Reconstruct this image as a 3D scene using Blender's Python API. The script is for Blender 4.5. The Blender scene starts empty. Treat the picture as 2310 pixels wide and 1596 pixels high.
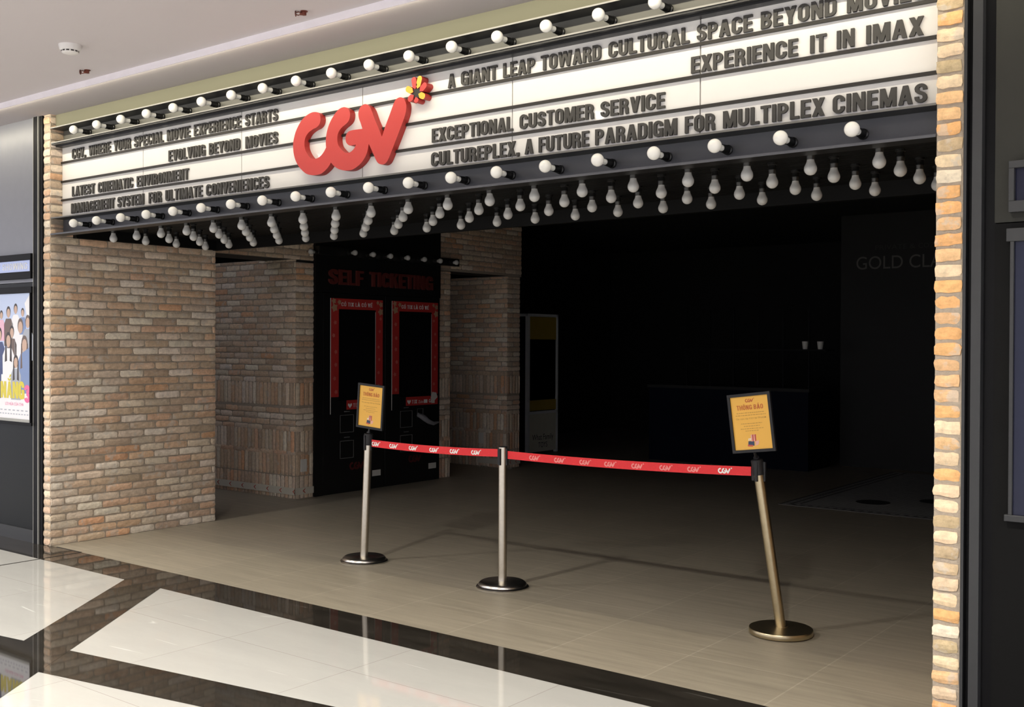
import bpy, bmesh, math, random
from mathutils import Vector, Matrix
R = math.radians
random.seed(11)
S = bpy.context.scene
COL = S.collection

# ------------------------------------------------------------------ camera, world, exposure, lights
cam_d = bpy.data.cameras.new('camera')
cam = bpy.data.objects.new('camera', cam_d); COL.objects.link(cam)
F_PX, YAW, PITCH, ROLL = 2420.035, 0.65826995, 0.0093950034, 0.0040683051
cam_d.sensor_fit = 'HORIZONTAL'; cam_d.sensor_width = 36.0
cam_d.lens = F_PX / 2310 * 36.0
s_, c_ = math.sin(YAW), math.cos(YAW)
fw = Vector((-s_, c_, 0)); rt = Vector((c_, s_, 0)); up = Vector((0, 0, 1))
Fv = fw * math.cos(PITCH) - up * math.sin(PITCH)
U2 = up * math.cos(PITCH) + fw * math.sin(PITCH)
Rv = rt * math.cos(ROLL) + U2 * math.sin(ROLL)
Uv = U2 * math.cos(ROLL) - rt * math.sin(ROLL)
m3 = Matrix((Rv, Uv, -Fv)).transposed()
cam.matrix_world = Matrix.Translation((0, 0, 1.6)) @ m3.to_4x4()
cam_d.clip_start = 0.05; cam_d.clip_end = 200
S.camera = cam

S.view_settings.view_transform = 'Standard'
S.view_settings.look = 'None'
S.view_settings.gamma = 1.0
S.view_settings.exposure = 0.14
S.view_settings.use_curve_mapping = False
S.cycles.use_denoising = True
S.cycles.max_bounces = 8
S.cycles.diffuse_bounces = 5
S.cycles.glossy_bounces = 4
S.cycles.sample_clamp_indirect = 6.0

W = bpy.data.worlds.new('mall_hall'); S.world = W; W.use_nodes = True
W.node_tree.nodes['Background'].inputs[0].default_value = (0.90, 0.90, 1.0, 1)
W.node_tree.nodes['Background'].inputs[1].default_value = 1.25

SPOT_W = 450.0
COVE_W = 35.0
Z_CEIL, Z_STRIP = 3.397, 3.37
DOWNLIGHTS = [(x, 1.95) for x in (-11.0, -7.8, -4.6, -1.4, 1.8)] + [(x, y) for y in (-1.4, -4.6) for x in (-11.0, -7.8, -4.6, -1.4, 1.8)]  # rows behind the camera are unseen, added to brighten the mall floor

# cove line hidden behind the lip of the ceiling step, washing the facade
ld = bpy.data.lights.new('cove_light', 'AREA'); ld.shape = 'RECTANGLE'; ld.size = 11.0; ld.size_y = 0.012
ld.energy = COVE_W; ld.color = (1.0, 0.91, 0.70); ld.spread = R(150)
lo = bpy.data.objects.new('cove_light', ld); COL.objects.link(lo)
lo.location = (-4.6, 4.062, 3.362); lo.rotation_euler = (R(90 - 45), 0, 0)

# ------------------------------------------------------------------ materials
def mat(name, col, rough=0.5, metal=0.0, spec=0.5, emit=None, estr=0.0, noise=None, bump=None, coat=0.0):
    m = bpy.data.materials.new(name); m.use_nodes = True
    nt = m.node_tree; b = nt.nodes['Principled BSDF']
    b.inputs['Base Color'].default_value = (*col, 1)
    b.inputs['Roughness'].default_value = rough
    b.inputs['Metallic'].default_value = metal
    b.inputs['Specular IOR Level'].default_value = spec
    if coat: b.inputs['Coat Weight'].default_value = coat; b.inputs['Coat Roughness'].default_value = 0.04
    if emit: b.inputs['Emission Color'].default_value = (*emit, 1); b.inputs['Emission Strength'].default_value = estr
    tc = nt.nodes.new('ShaderNodeTexCoord')
    if noise is None: noise = (14.0, 0.06)
    if noise:
        n = nt.nodes.new('ShaderNodeTexNoise'); n.inputs['Scale'].default_value = noise[0]; n.inputs['Detail'].default_value = 4
        nt.links.new(tc.outputs['Object'], n.inputs['Vector'])
        mx = nt.nodes.new('ShaderNodeMix'); mx.data_type = 'RGBA'
        a = noise[1]
        mx.inputs['A'].default_value = (*[c * (1 - a) for c in col], 1)
        mx.inputs['B'].default_value = (*[min(1, c * (1 + a)) for c in col], 1)
        nt.links.new(n.outputs['Fac'], mx.inputs['Factor'])
        nt.links.new(mx.outputs['Result'], b.inputs['Base Color'])
    if bump:
        n2 = nt.nodes.new('ShaderNodeTexNoise'); n2.inputs['Scale'].default_value = bump[0]; n2.inputs['Detail'].default_value = 5
        nt.links.new(tc.outputs['Object'], n2.inputs['Vector'])
        bp = nt.nodes.new('ShaderNodeBump'); bp.inputs['Strength'].default_value = bump[1]; bp.inputs['Distance'].default_value = 0.01
        nt.links.new(n2.outputs['Fac'], bp.inputs['Height']); nt.links.new(bp.outputs['Normal'], b.inputs['Normal'])
    return m

def node(nt, t, **kw):
    n = nt.nodes.new(t)
    for k, v in kw.items():
        if k in n.inputs: n.inputs[k].default_value = v
        else: setattr(n, k, v)
    return n

def tile_mat(name, x0, y0, w, h, c1, c2, mortar, msize, rough, streak, streak_amt, spec=0.5, vein=0.0, vein_col=(1, 1, 1), rough_noise=0.0):
    m = bpy.data.materials.new(name); m.use_nodes = True
    nt = m.node_tree; L = nt.links; b = nt.nodes['Principled BSDF']
    b.inputs['Roughness'].default_value = rough; b.inputs['Specular IOR Level'].default_value = spec
    tc = node(nt, 'ShaderNodeTexCoord')
    mp = node(nt, 'ShaderNodeMapping'); mp.inputs['Location'].default_value = (-x0 + 40 * w, -y0 + 40 * h, 0)
    L.new(tc.outputs['Object'], mp.inputs['Vector'])
    br = node(nt, 'ShaderNodeTexBrick'); br.offset = 0.0; br.squash = 1.0
    br.inputs['Scale'].default_value = 1.0; br.inputs['Mortar Size'].default_value = msize; br.inputs['Mortar Smooth'].default_value = 0.2
    br.inputs['Brick Width'].default_value = w; br.inputs['Row Height'].default_value = h
    br.inputs['Color1'].default_value = (*c1, 1); br.inputs['Color2'].default_value = (*c2, 1); br.inputs['Mortar'].default_value = (*mortar, 1)
    L.new(mp.outputs['Vector'], br.inputs['Vector'])
    m2 = node(nt, 'ShaderNodeMapping'); m2.inputs['Scale'].default_value = streak; L.new(tc.outputs['Object'], m2.inputs['Vector'])
    no = node(nt, 'ShaderNodeTexNoise'); no.inputs['Scale'].default_value = 1.0; no.inputs['Detail'].default_value = 6; no.inputs['Roughness'].default_value = 0.65
    L.new(m2.outputs['Vector'], no.inputs['Vector'])
    cr = node(nt, 'ShaderNodeValToRGB'); cr.color_ramp.elements[0].position = 0.3; cr.color_ramp.elements[1].position = 0.7
    lo_, hi_ = 1 - streak_amt, 1 + streak_amt
    cr.color_ramp.elements[0].color = (lo_, lo_, lo_, 1); cr.color_ramp.elements[1].color = (hi_, hi_, hi_, 1)
    L.new(no.outputs['Fac'], cr.inputs['Fac'])
    mul = node(nt, 'ShaderNodeMix', data_type='RGBA', blend_type='MULTIPLY'); mul.inputs['Factor'].default_value = 1
    L.new(br.outputs['Color'], mul.inputs['A']); L.new(cr.outputs['Color'], mul.inputs['B'])
    out = mul.outputs['Result']
    if vein:
        m3_ = node(nt, 'ShaderNodeMapping'); m3_.inputs['Rotation'].default_value = (0, 0, R(38)); m3_.inputs['Scale'].default_value = (0.25, 2.2, 1)
        L.new(tc.outputs['Object'], m3_.inputs['Vector'])
        n3 = node(nt, 'ShaderNodeTexNoise'); n3.inputs['Scale'].default_value = 1.3; n3.inputs['Detail'].default_value = 1.0
        L.new(m3_.outputs['Vector'], n3.inputs['Vector'])
        r3 = node(nt, 'ShaderNodeValToRGB'); e = r3.color_ramp.elements
        e[0].position = 0.4955; e[0].color = (0, 0, 0, 1); e[1].position = 0.5045; e[1].color = (0, 0, 0, 1)
        k = e.new(0.5); k.color = (vein, vein, vein, 1)
        L.new(n3.outputs['Fac'], r3.inputs['Fac'])
        n4 = node(nt, 'ShaderNodeTexNoise'); n4.inputs['Scale'].default_value = 2.3; L.new(tc.outputs['Object'], n4.inputs['Vector'])
        r4 = node(nt, 'ShaderNodeValToRGB'); r4.color_ramp.elements[0].position = 0.56; r4.color_ramp.elements[1].position = 0.64
        L.new(n4.outputs['Fac'], r4.inputs['Fac'])
        vm = node(nt, 'ShaderNodeMath', operation='MULTIPLY'); L.new(r3.outputs['Color'], vm.inputs[0]); L.new(r4.outputs['Color'], vm.inputs[1])
        mv = node(nt, 'ShaderNodeMix', data_type='RGBA'); mv.inputs['B'].default_value = (*vein_col, 1)
        L.new(vm.outputs[0], mv.inputs['Factor']); L.new(out, mv.inputs['A']); out = mv.outputs['Result']
    L.new(out, b.inputs['Base Color'])
    if rough_noise:
        mr = node(nt, 'ShaderNodeMapRange'); mr.inputs['To Min'].default_value = rough - rough_noise; mr.inputs['To Max'].default_value = rough + rough_noise
        L.new(no.outputs['Fac'], mr.inputs['Value']); L.new(mr.outputs['Result'], b.inputs['Roughness'])
    return m

def brick_mat(name):
    m = bpy.data.materials.new(name); m.use_nodes = True
    nt = m.node_tree; L = nt.links; b = nt.nodes['Principled BSDF']
    b.inputs['Roughness'].default_value = 0.88; b.inputs['Specular IOR Level'].default_value = 0.25
    at = node(nt, 'ShaderNodeVertexColor'); at.layer_name = 'brick_colour'
    tc = node(nt, 'ShaderNodeTexCoord')
    n1 = node(nt, 'ShaderNodeTexNoise'); n1.inputs['Scale'].default_value = 38; n1.inputs['Detail'].default_value = 6; n1.inputs['Roughness'].default_value = 0.7
    L.new(tc.outputs['Object'], n1.inputs['Vector'])
    r1 = node(nt, 'ShaderNodeValToRGB'); r1.color_ramp.elements[0].position = 0.25; r1.color_ramp.elements[0].color = (0.76, 0.74, 0.71, 1)
    r1.color_ramp.elements[1].position = 0.72; r1.color_ramp.elements[1].color = (1.22, 1.20, 1.17, 1)
    L.new(n1.outputs['Fac'], r1.inputs['Fac'])
    mu = node(nt, 'ShaderNodeMix', data_type='RGBA', blend_type='MULTIPLY'); mu.inputs['Factor'].default_value = 1
    L.new(at.outputs['Color'], mu.inputs['A']); L.new(r1.outputs['Color'], mu.inputs['B'])
    n2 = node(nt, 'ShaderNodeTexNoise'); n2.inputs['Scale'].default_value = 11; n2.inputs['Detail'].default_value = 7; n2.inputs['Roughness'].default_value = 0.62
    L.new(tc.outputs['Object'], n2.inputs['Vector'])
    r2 = node(nt, 'ShaderNodeValToRGB'); r2.color_ramp.elements[0].position = 0.56; r2.color_ramp.elements[0].color = (0, 0, 0, 1)
    r2.color_ramp.elements[1].position = 0.63; r2.color_ramp.elements[1].color = (0.55, 0.55, 0.55, 1)
    L.new(n2.outputs['Fac'], r2.inputs['Fac'])
    mx = node(nt, 'ShaderNodeMix', data_type='RGBA'); mx.inputs['B'].default_value = (0.60, 0.55, 0.48, 1)
    L.new(r2.outputs['Color'], mx.inputs['Factor']); L.new(mu.outputs['Result'], mx.inputs['A'])
    L.new(mx.outputs['Result'], b.inputs['Base Color'])
    bp = node(nt, 'ShaderNodeBump'); bp.inputs['Strength'].default_value = 0.5; bp.inputs['Distance'].default_value = 0.006
    L.new(n1.outputs['Fac'], bp.inputs['Height']); L.new(bp.outputs['Normal'], b.inputs['Normal'])
    return m

M = {}
M['brick'] = brick_mat('reclaimed_brick')
M['mortar'] = mat('mortar', (0.40, 0.335, 0.265), 0.95, noise=(60, 0.2), bump=(90, 0.5), spec=0.2)
M['white_tile'] = tile_mat('polished_cream_tile', -3.82, 3.645, 0.935, 0.935, (0.505, 0.50, 0.47), (0.49, 0.485, 0.457), (0.36, 0.34, 0.31), 0.0022, 0.05, (1.2, 5, 1), 0.04, vein=0.7, vein_col=(0.9, 0.9, 0.88))
M['dark_stone'] = tile_mat('polished_dark_stone', -3.82, 3.645, 0.935, 0.935, (0.030, 0.026, 0.021), (0.026, 0.023, 0.019), (0.02, 0.018, 0.015), 0.0015, 0.03, (2, 9, 1), 0.35, vein=0.35, vein_col=(0.2, 0.19, 0.17))
M['lobby_tile'] = tile_mat('beige_streaked_tile', -2.012, 4.91, 0.625, 0.622, (0.345, 0.305, 0.235), (0.32, 0.285, 0.22), (0.41, 0.37, 0.29), 0.0045, 0.42, (1.6, 26, 1), 0.16, spec=0.4, rough_noise=0.05)
M['ceiling'] = mat('ceiling_paint', (0.59, 0.55, 0.57), 0.9, noise=(3, 0.015))
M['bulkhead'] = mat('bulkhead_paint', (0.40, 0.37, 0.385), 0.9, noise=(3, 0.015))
M['lip'] = mat('ceiling_lip_paint', (0.84, 0.80, 0.86), 0.6)
M['olive'] = mat('olive_paint', (0.20, 0.195, 0.135), 0.8, noise=(2, 0.05))
M['black_metal'] = mat('black_metal', (0.012, 0.012, 0.013), 0.38, metal=0.0)
M['channel'] = mat('charcoal_metal', (0.075, 0.077, 0.088), 0.42, spec=0.5)
M['edge_grey'] = mat('dull_metal_edge', (0.14, 0.135, 0.125), 0.4)
M['channel_upper'] = mat('grey_channel', (0.15, 0.148, 0.13), 0.5)
M['ledge'] = mat('lit_edge_grey', (0.30, 0.29, 0.27), 0.4)
M['slat'] = mat('black_slat', (0.005, 0.005, 0.005), 0.6, spec=0.15)
M['panel'] = mat('white_acrylic', (0.78, 0.765, 0.74), 0.06, spec=0.4, noise=(1.5, 0.015))
M['rail'] = mat('black_rail', (0.018, 0.015, 0.012), 0.5)
M['letter'] = mat('dark_grey_letter', (0.046, 0.043, 0.039), 0.6)
M['logo_red'] = mat('logo_red', (0.50, 0.045, 0.038), 0.45, noise=(4, 0.03))
M['logo_side'] = mat('logo_side_shaded', (0.40, 0.028, 0.022), 0.5)  # darker copy of the logo red: shade on the sides put into colour
M['petal_yellow'] = mat('petal_yellow', (0.85, 0.42, 0.04), 0.5)
M['core'] = mat('flower_core_black', (0.02, 0.018, 0.016), 0.6)
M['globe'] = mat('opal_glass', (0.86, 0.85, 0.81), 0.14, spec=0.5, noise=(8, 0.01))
M['globe_dim'] = mat('grey_opal_glass', (0.56, 0.555, 0.54), 0.25, spec=0.5, noise=(30, 0.04))  # opal glass in a greyer, darker tone for soffit and header bulbs
M['socket'] = mat('black_bakelite', (0.012, 0.012, 0.012), 0.3)
M['neck'] = mat('white_neck', (0.78, 0.76, 0.68), 0.4)
M['wall_gloss'] = mat('black_satin_panel', (0.006, 0.007, 0.007), 0.35, spec=0.14, noise=(3, 0.05))
M['wall_right'] = mat('black_panel', (0.006, 0.006, 0.006), 0.6, spec=0.08, noise=(3, 0.05))
M['wall_upper'] = mat('glow_satin_panel', (0.17, 0.176, 0.205), 0.36, spec=0.6)  # paler, bluer base stands in for light reflected by the panel
M['wall_right_upper'] = mat('dark_grey_panel', (0.036, 0.036, 0.032), 0.6, spec=0.1)
M['frame_dark'] = mat('dark_frame', (0.006, 0.006, 0.007), 0.5, spec=0.12)
M['frame_grey'] = mat('grey_frame', (0.035, 0.036, 0.038), 0.42, spec=0.3)
M['edge_light'] = mat('bare_edge', (0.30, 0.30, 0.28), 0.4)
M['navy'] = mat('navy_laminate', (0.003, 0.005, 0.013), 0.6, spec=0.1)
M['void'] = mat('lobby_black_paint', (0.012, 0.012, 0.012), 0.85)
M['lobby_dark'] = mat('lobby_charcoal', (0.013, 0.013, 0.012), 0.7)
M['chrome'] = mat('polished_steel', (0.60, 0.58, 0.55), 0.27, metal=1.0, noise=(20, 0.05))
M['steel'] = mat('brushed_steel', (0.60, 0.55, 0.46), 0.33, metal=1.0, noise=(40, 0.12))
M['brass'] = mat('tarnished_brass_steel', (0.52, 0.44, 0.29), 0.34, metal=1.0, noise=(30, 0.15))
M['cap'] = mat('black_plastic', (0.015, 0.015, 0.017), 0.5, spec=0.35)
M['belt'] = mat('red_webbing', (0.72, 0.028, 0.035), 0.7, noise=(120, 0.12))
M['white_print'] = mat('white_print', (0.85, 0.83, 0.80), 0.6)
M['pink_print'] = mat('glare_pink_print', (0.82, 0.27, 0.25), 0.6)  # glare on the white belt logos painted in as pink
M['poster_yellow'] = mat('amber_paper', (0.83, 0.46, 0.075), 0.5, noise=(3, 0.02))
M['print_orange'] = mat('rust_print', (0.50, 0.13, 0.03), 0.6)
M['print_brown'] = mat('brown_print', (0.50, 0.27, 0.055), 0.6)
M['print_navy'] = mat('navy_print', (0.04, 0.06, 0.12), 0.6)
M['print_red'] = mat('red_print', (0.55, 0.10, 0.07), 0.6)
M['print_pink'] = mat('pink_print', (0.8, 0.42, 0.33), 0.6)
M['kiosk_black'] = mat('kiosk_black', (0.010, 0.010, 0.010), 0.3)
M['screen'] = mat('dark_screen', (0.006, 0.006, 0.007), 0.06, spec=0.35)
M['kiosk_red'] = mat('kiosk_red_print', (0.52, 0.035, 0.03), 0.55, noise=(5, 0.06))
M['kiosk_pink'] = mat('kiosk_flower_print', (0.62, 0.16, 0.13), 0.55)
M['kiosk_tan'] = mat('kiosk_tan_print', (0.48, 0.30, 0.18), 0.55)
M['kiosk_line'] = mat('kiosk_grey_line', (0.16, 0.16, 0.16), 0.5)
M['kiosk_dimred'] = mat('dim_red_print', (0.10, 0.012, 0.012), 0.6)
M['kiosk_letter'] = mat('dull_red_letter', (0.12, 0.018, 0.014), 0.6)
M['white_plastic'] = mat('white_plastic', (0.72, 0.70, 0.64), 0.5)
M['tape'] = mat('white_tape', (0.62, 0.58, 0.48), 0.6)
M['tape_red'] = mat('tape_arrow_red', (0.45, 0.05, 0.03), 0.6)
M['cab_white'] = mat('cabinet_white', (0.80, 0.82, 0.82), 0.4)
M['cab_cream'] = mat('cabinet_cream', (0.76, 0.74, 0.60), 0.5)
M['cab_yellow'] = mat('cabinet_yellow', (0.45, 0.32, 0.05), 0.5)
M['cab_ink'] = mat('cabinet_ink', (0.02, 0.02, 0.02), 0.6)
M['plush'] = mat('grey_plush', (0.25, 0.25, 0.27), 0.95, bump=(60, 0.6))
M['plush_red'] = mat('red_plush', (0.22, 0.04, 0.04), 0.95, bump=(60, 0.6))
M['gold'] = mat('dull_gold_letter', (0.11, 0.10, 0.09), 0.5)
M['gold_dim'] = mat('very_dull_letter', (0.03, 0.028, 0.026), 0.6)
M['mosaic'] = tile_mat('pale_mosaic', 0, 0, 0.05, 0.05, (0.50, 0.50, 0.48), (0.45, 0.45, 0.44), (0.34, 0.34, 0.33), 0.004, 0.4, (9, 9, 1), 0.15)
M['mosaic_dark'] = mat('black_mosaic', (0.02, 0.02, 0.02), 0.5)
M['sprinkler'] = mat('aged_brass', (0.16, 0.045, 0.03), 0.45, metal=0.5)
M['detector'] = mat('detector_white', (0.76, 0.74, 0.74), 0.5)
M['lamp_on'] = mat('lamp_diffuser', (0.9, 0.9, 0.9), 0.5, emit=(1.0, 0.95, 0.88), estr=26.0, noise=False)
def backlit(name, col, k=0.32):
    return mat(name, tuple(c * .55 for c in col), 0.35, emit=col, estr=k, noise=False, spec=0.3)
M['lb_sky'] = backlit('poster_pale_blue', (0.56, 0.64, 0.86))
M['lb_white'] = backlit('poster_white', (0.90, 0.88, 0.90))
M['lb_skin'] = backlit('poster_skin', (0.62, 0.42, 0.32))
M['lb_brown'] = backlit('poster_brown', (0.16, 0.11, 0.09))
M['lb_hair'] = backlit('poster_hair', (0.045, 0.032, 0.028))
M['lb_navy'] = backlit('poster_navy', (0.06, 0.08, 0.20))
M['lb_blue'] = backlit('poster_blue', (0.22, 0.30, 0.52))
M['lb_grey'] = backlit('poster_grey', (0.42, 0.44, 0.50))
M['lb_yellow'] = backlit('poster_yellow', (0.72, 0.60, 0.06))
M['lb_pink'] = backlit('poster_pink', (0.85, 0.16, 0.36))
M['lb_rose'] = backlit('poster_rose', (0.85, 0.50, 0.62))
M['sign_blue'] = mat('sign_blue_glass', (0.30, 0.35, 0.55), 0.08, spec=0.6, emit=(0.35, 0.42, 0.7), estr=0.35)
M['sign_letter'] = mat('sign_pale_letter', (0.62, 0.63, 0.66), 0.4)
M['glass_blue'] = mat('dim_poster_glass', (0.014, 0.016, 0.036), 0.15, spec=0.25)
mg = bpy.data.materials.new('clear_glass'); mg.use_nodes = True
nt = mg.node_tree; nt.nodes.remove(nt.nodes['Principled BSDF'])
tr = nt.nodes.new('ShaderNodeBsdfTransparent'); tr.inputs[0].default_value = (0.8, 0.83, 0.83, 1)
gl = nt.nodes.new('ShaderNodeBsdfGlossy'); gl.inputs['Roughness'].default_value = 0.03
fr = nt.nodes.new('ShaderNodeFresnel'); fr.inputs[0].default_value = 1.45
ms = nt.nodes.new('ShaderNodeMixShader'); nt.links.new(fr.outputs[0], ms.inputs[0]); nt.links.new(tr.outputs[0], ms.inputs[1]); nt.links.new(gl.outputs[0], ms.inputs[2])
nt.links.new(ms.outputs[0], nt.nodes['Material Output'].inputs[0]); M['glass'] = mg

# ------------------------------------------------------------------ mesh builder
class MB:
    def __init__(s): s.v = []; s.f = []; s.mi = []; s.col = []; s.cur = 0
    def add(s, vs, fs, mi=None, col=None):
        o = len(s.v); s.v += [tuple(v) for v in vs]
        for f in fs:
            s.f.append([i + o for i in f]); s.mi.append(s.cur if mi is None else mi); s.col.append(col)
    def box(s, x0, x1, y0, y1, z0, z1, mi=None, col=None):
        vs = [(x, y, z) for z in (z0, z1) for y in (y0, y1) for x in (x0, x1)]
        s.add(vs, [(0, 2, 3, 1), (4, 5, 7, 6), (0, 1, 5, 4), (2, 6, 7, 3), (0, 4, 6, 2), (1, 3, 7, 5)], mi, col)
    def quad(s, a, b, c, d, mi=None): s.add([a, b, c, d], [(0, 1, 2, 3)], mi)
    def lathe(s, prof, n=24, axis='z', at=(0, 0, 0), mi=None):
        vs = []; fs = []
        for r, h in prof:
            for i in range(n):
                a = 2 * math.pi * i / n; p = (r * math.cos(a), r * math.sin(a), h)
                if axis == 'y': p = (p[0], p[2], p[1])
                if axis == 'x': p = (p[2], p[0], p[1])
                vs.append((p[0] + at[0], p[1] + at[1], p[2] + at[2]))
        k = len(prof)
        for j in range(k - 1):
            for i in range(n):
                fs.append((j * n + i, j * n + (i + 1) % n, (j + 1) * n + (i + 1) % n, (j + 1) * n + i))
        if prof[0][0] > 1e-6: fs.append(tuple(range(n)))
        if prof[-1][0] > 1e-6: fs.append(tuple((k - 1) * n + i for i in range(n)))
        s.add(vs, fs, mi)
    def prism(s, poly, fr_, d0, d1, mi=None, mi_side=None):
        """poly of (u, v); fr_ = (origin, U, V, N); from depth d0 to d1 along N"""
        O, U, V, N = fr_; n = len(poly)
        vs = [O + U * u + V * v + N * d0 for u, v in poly] + [O + U * u + V * v + N * d1 for u, v in poly]
        s.add(vs, [tuple(range(n)), tuple(range(n, 2 * n))], mi)
        s.add(vs, [(i, (i + 1) % n, n + (i + 1) % n, n + i) for i in range(n)], mi if mi_side is None else mi_side)
    def flat(s, poly, fr_, d, mi=None):
        O, U, V, N = fr_
        s.add([O + U * u + V * v + N * d for u, v in poly], [tuple(range(len(poly)))], mi)
    def ribbon(s, path, t, fr_, d0, d1, closed=False, mi=None):
        n = len(path); Lp, Rp = [], []
        for i in range(n):
            if closed: a, b = Vector(path[i - 1]), Vector(path[(i + 1) % n])
            else: a, b = Vector(path[max(i - 1, 0)]), Vector(path[min(i + 1, n - 1)])
            d = (b - a).normalized(); nn = Vector((-d.y, d.x)); p = Vector(path[i])
            Lp.append(p + nn * t / 2); Rp.append(p - nn * t / 2)
        O, U, V, N = fr_
        W3 = lambda p, d: O + U * p[0] + V * p[1] + N * d
        vs = []
        for i in range(n): vs += [W3(Lp[i], d0), W3(Rp[i], d0), W3(Lp[i], d1), W3(Rp[i], d1)]
        fs = []
        for i in range(n if closed else n - 1):
            a, b = 4 * i, 4 * ((i + 1) % n)
            fs += [(a, b, b + 1, a + 1), (a + 2, a + 3, b + 3, b + 2), (a, a + 2, b + 2, b), (a + 1, b + 1, b + 3, a + 3)]
        if not closed:
            e = 4 * (n - 1); fs += [(0, 1, 3, 2), (e, e + 2, e + 3, e + 1)]
        s.add(vs, fs, mi)
    def tube(s, pts, r, n=10, mi=None):
        vs = []; fs = []
        for i, p in enumerate(pts):
            a = Vector(pts[max(i - 1, 0)]); b = Vector(pts[min(i + 1, len(pts) - 1)]); d = (b - a).normalized()
            u = d.orthogonal().normalized(); w = d.cross(u)
            for k in range(n):
                t = 2 * math.pi * k / n; vs.append(Vector(p) + (u * math.cos(t) + w * math.sin(t)) * (r[i] if isinstance(r, (list, tuple)) else r))
        for i in range(len(pts) - 1):
            for k in range(n): fs.append((i * n + k, i * n + (k + 1) % n, (i + 1) * n + (k + 1) % n, (i + 1) * n + k))
        fs.append(tuple(range(n))); fs.append(tuple((len(pts) - 1) * n + k for k in range(n)))
        s.add(vs, fs, mi)
    def build(s, name, mats, parent=None, smooth=False, bevel=0.0, loc=None, recalc=True):
        me = bpy.data.meshes.new(name)
        off = Vector(loc) if loc is not None else Vector((0, 0, 0))
        me.from_pydata([Vector(v) - off for v in s.v], [], s.f)
        if not isinstance(mats, (list, tuple)): mats = [mats]
        for m in mats: me.materials.append(m)
        if len(mats) > 1: me.polygons.foreach_set('material_index', s.mi)
        if any(c is not None for c in s.col):
            ca = me.color_attributes.new('brick_colour', 'FLOAT_COLOR', 'CORNER'); data = []
            for p, c in zip(me.polygons, s.col):
                c = c or (0.3, 0.28, 0.25); data += [*c, 1.0] * p.loop_total
            ca.data.foreach_set('color', data)
        if recalc:
            bm = bmesh.new(); bm.from_mesh(me); bmesh.ops.recalc_face_normals(bm, faces=bm.faces); bm.to_mesh(me); bm.free()
        if smooth:
            me.polygons.foreach_set('use_smooth', [True] * len(me.polygons))
            try: me.set_sharp_from_angle(angle=R(40))
            except Exception: pass
        o = bpy.data.objects.new(name, me); COL.objects.link(o)
        if loc is not None: o.location = loc
        if parent is not None:
            o.parent = parent
            o.location = Vector(o.location) - Vector(parent.location) if loc is not None or parent.type == 'EMPTY' or parent.location.length else o.location
        if bevel:
            b = o.modifiers.new('soft_edges', 'BEVEL'); b.width = bevel; b.segments = 2; b.limit_method = 'ANGLE'
        return o

def tag(o, label, cat, group=None, kind=None):
    if label: o['label'] = label
    if cat: o['category'] = cat
    if group: o['group'] = group
    if kind: o['kind'] = kind
    return o
def thing(name, label, cat, loc=(0, 0, 0), group=None):
    o = bpy.data.objects.new(name, None); COL.objects.link(o); o.location = loc; o.empty_display_size = 0.1
    return tag(o, label, cat, group)
def struct(o, label=None):
    o['kind'] = 'structure'
    if label: o['label'] = label
    return o
V3 = Vector
X, Y, Z = V3((1, 0, 0)), V3((0, 1, 0)), V3((0, 0, 1))
def front(x, y, z): return (V3((x, y, z)), X, Z, -Y)       # a plane facing the mall
def side(x, y, z): return (V3((x, y, z)), Y, Z, X)         # a plane facing +x

# ------------------------------------------------------------------ condensed bold lettering
def arc(cx, cy, rx, ry, a0, a1, n=9):
    return [(cx + rx * math.cos(R(a0 + (a1 - a0) * i / n)), cy + ry * math.sin(R(a0 + (a1 - a0) * i / n))) for i in range(n + 1)]
ST = 0.19
def stem(x): return ('R', [(x, 0), (x, 1)], ST)
def bar(x0, x1, y, t=0.165): return ('R', [(x0, y), (x1, y)], t)
def mir(p, w): return [(w - a, b) for a, b in p]
GL = {}
def g(ch, w, *parts): GL[ch] = (w, parts)
pA = [(0, 0), (.19, 0), (.37, 1), (.19, 1)]
g('A', .58, ('P', pA), ('P', mir(pA, .58)), bar(.14, .44, .28, .15))
g('B', .53, stem(.095), ('R', [(.1, .915), (.26, .915)] + arc(.26, .735, .155, .18, 90, -90)[1:] + [(.1, .553)], .165), ('R', [(.1, .50), (.27, .50)] + arc(.27, .293, .165, .208, 90, -90)[1:] + [(.1, .085)], .168))
g('C', .53, ('R', [(.435, .64)] + arc(.265, .73, .17, .182, 0, 180) + arc(.265, .27, .17, .182, 180, 360) + [(.435, .36)], .19))
g('D', .54, stem(.095), ('R', [(.1, .915), (.26, .915)] + arc(.27, .72, .172, .195, 90, 0)[1:] + arc(.27, .28, .172, .195, 0, -90) + [(.1, .085)], .175))
g('E', .46, stem(.095), bar(.1, .46, .917), bar(.1, .43, .51), bar(.1, .46, .083))
g('F', .44, stem(.095), bar(.1, .44, .917), bar(.1, .41, .50))
g('G', .54, ('R', [(.445, .66)] + arc(.27, .73, .172, .182, 0, 180) + arc(.27, .27, .172, .182, 180, 350) + [(.448, .48)], .19), bar(.28, .54, .45, .14), ('R', [(.475, 0), (.475, .5)], .13))
g('H', .55, stem(.095), stem(.455), bar(.1, .45, .52))
g('I', .19, stem(.095))
g('K', .56, stem(.095), ('P', [(.15, .36), (.15, .62), (.35, 1), (.56, 1)]), ('P', [(.22, .56), (.34, .70), (.58, 0), (.37, 0)]))
g('L', .43, stem(.095), bar(.1, .43, .083))
pM = [(0, 1), (.23, 1), (.43, 0), (.28, 0)]
g('M', .70, ('R', [(.09, 0), (.09, 1)], .17), ('R', [(.61, 0), (.61, 1)], .17), ('P', [(.0, 1), (.22, 1), (.43, 0), (.27, 0)]), ('P', mir([(.0, 1), (.22, 1), (.43, 0), (.27, 0)], .70)))
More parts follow.
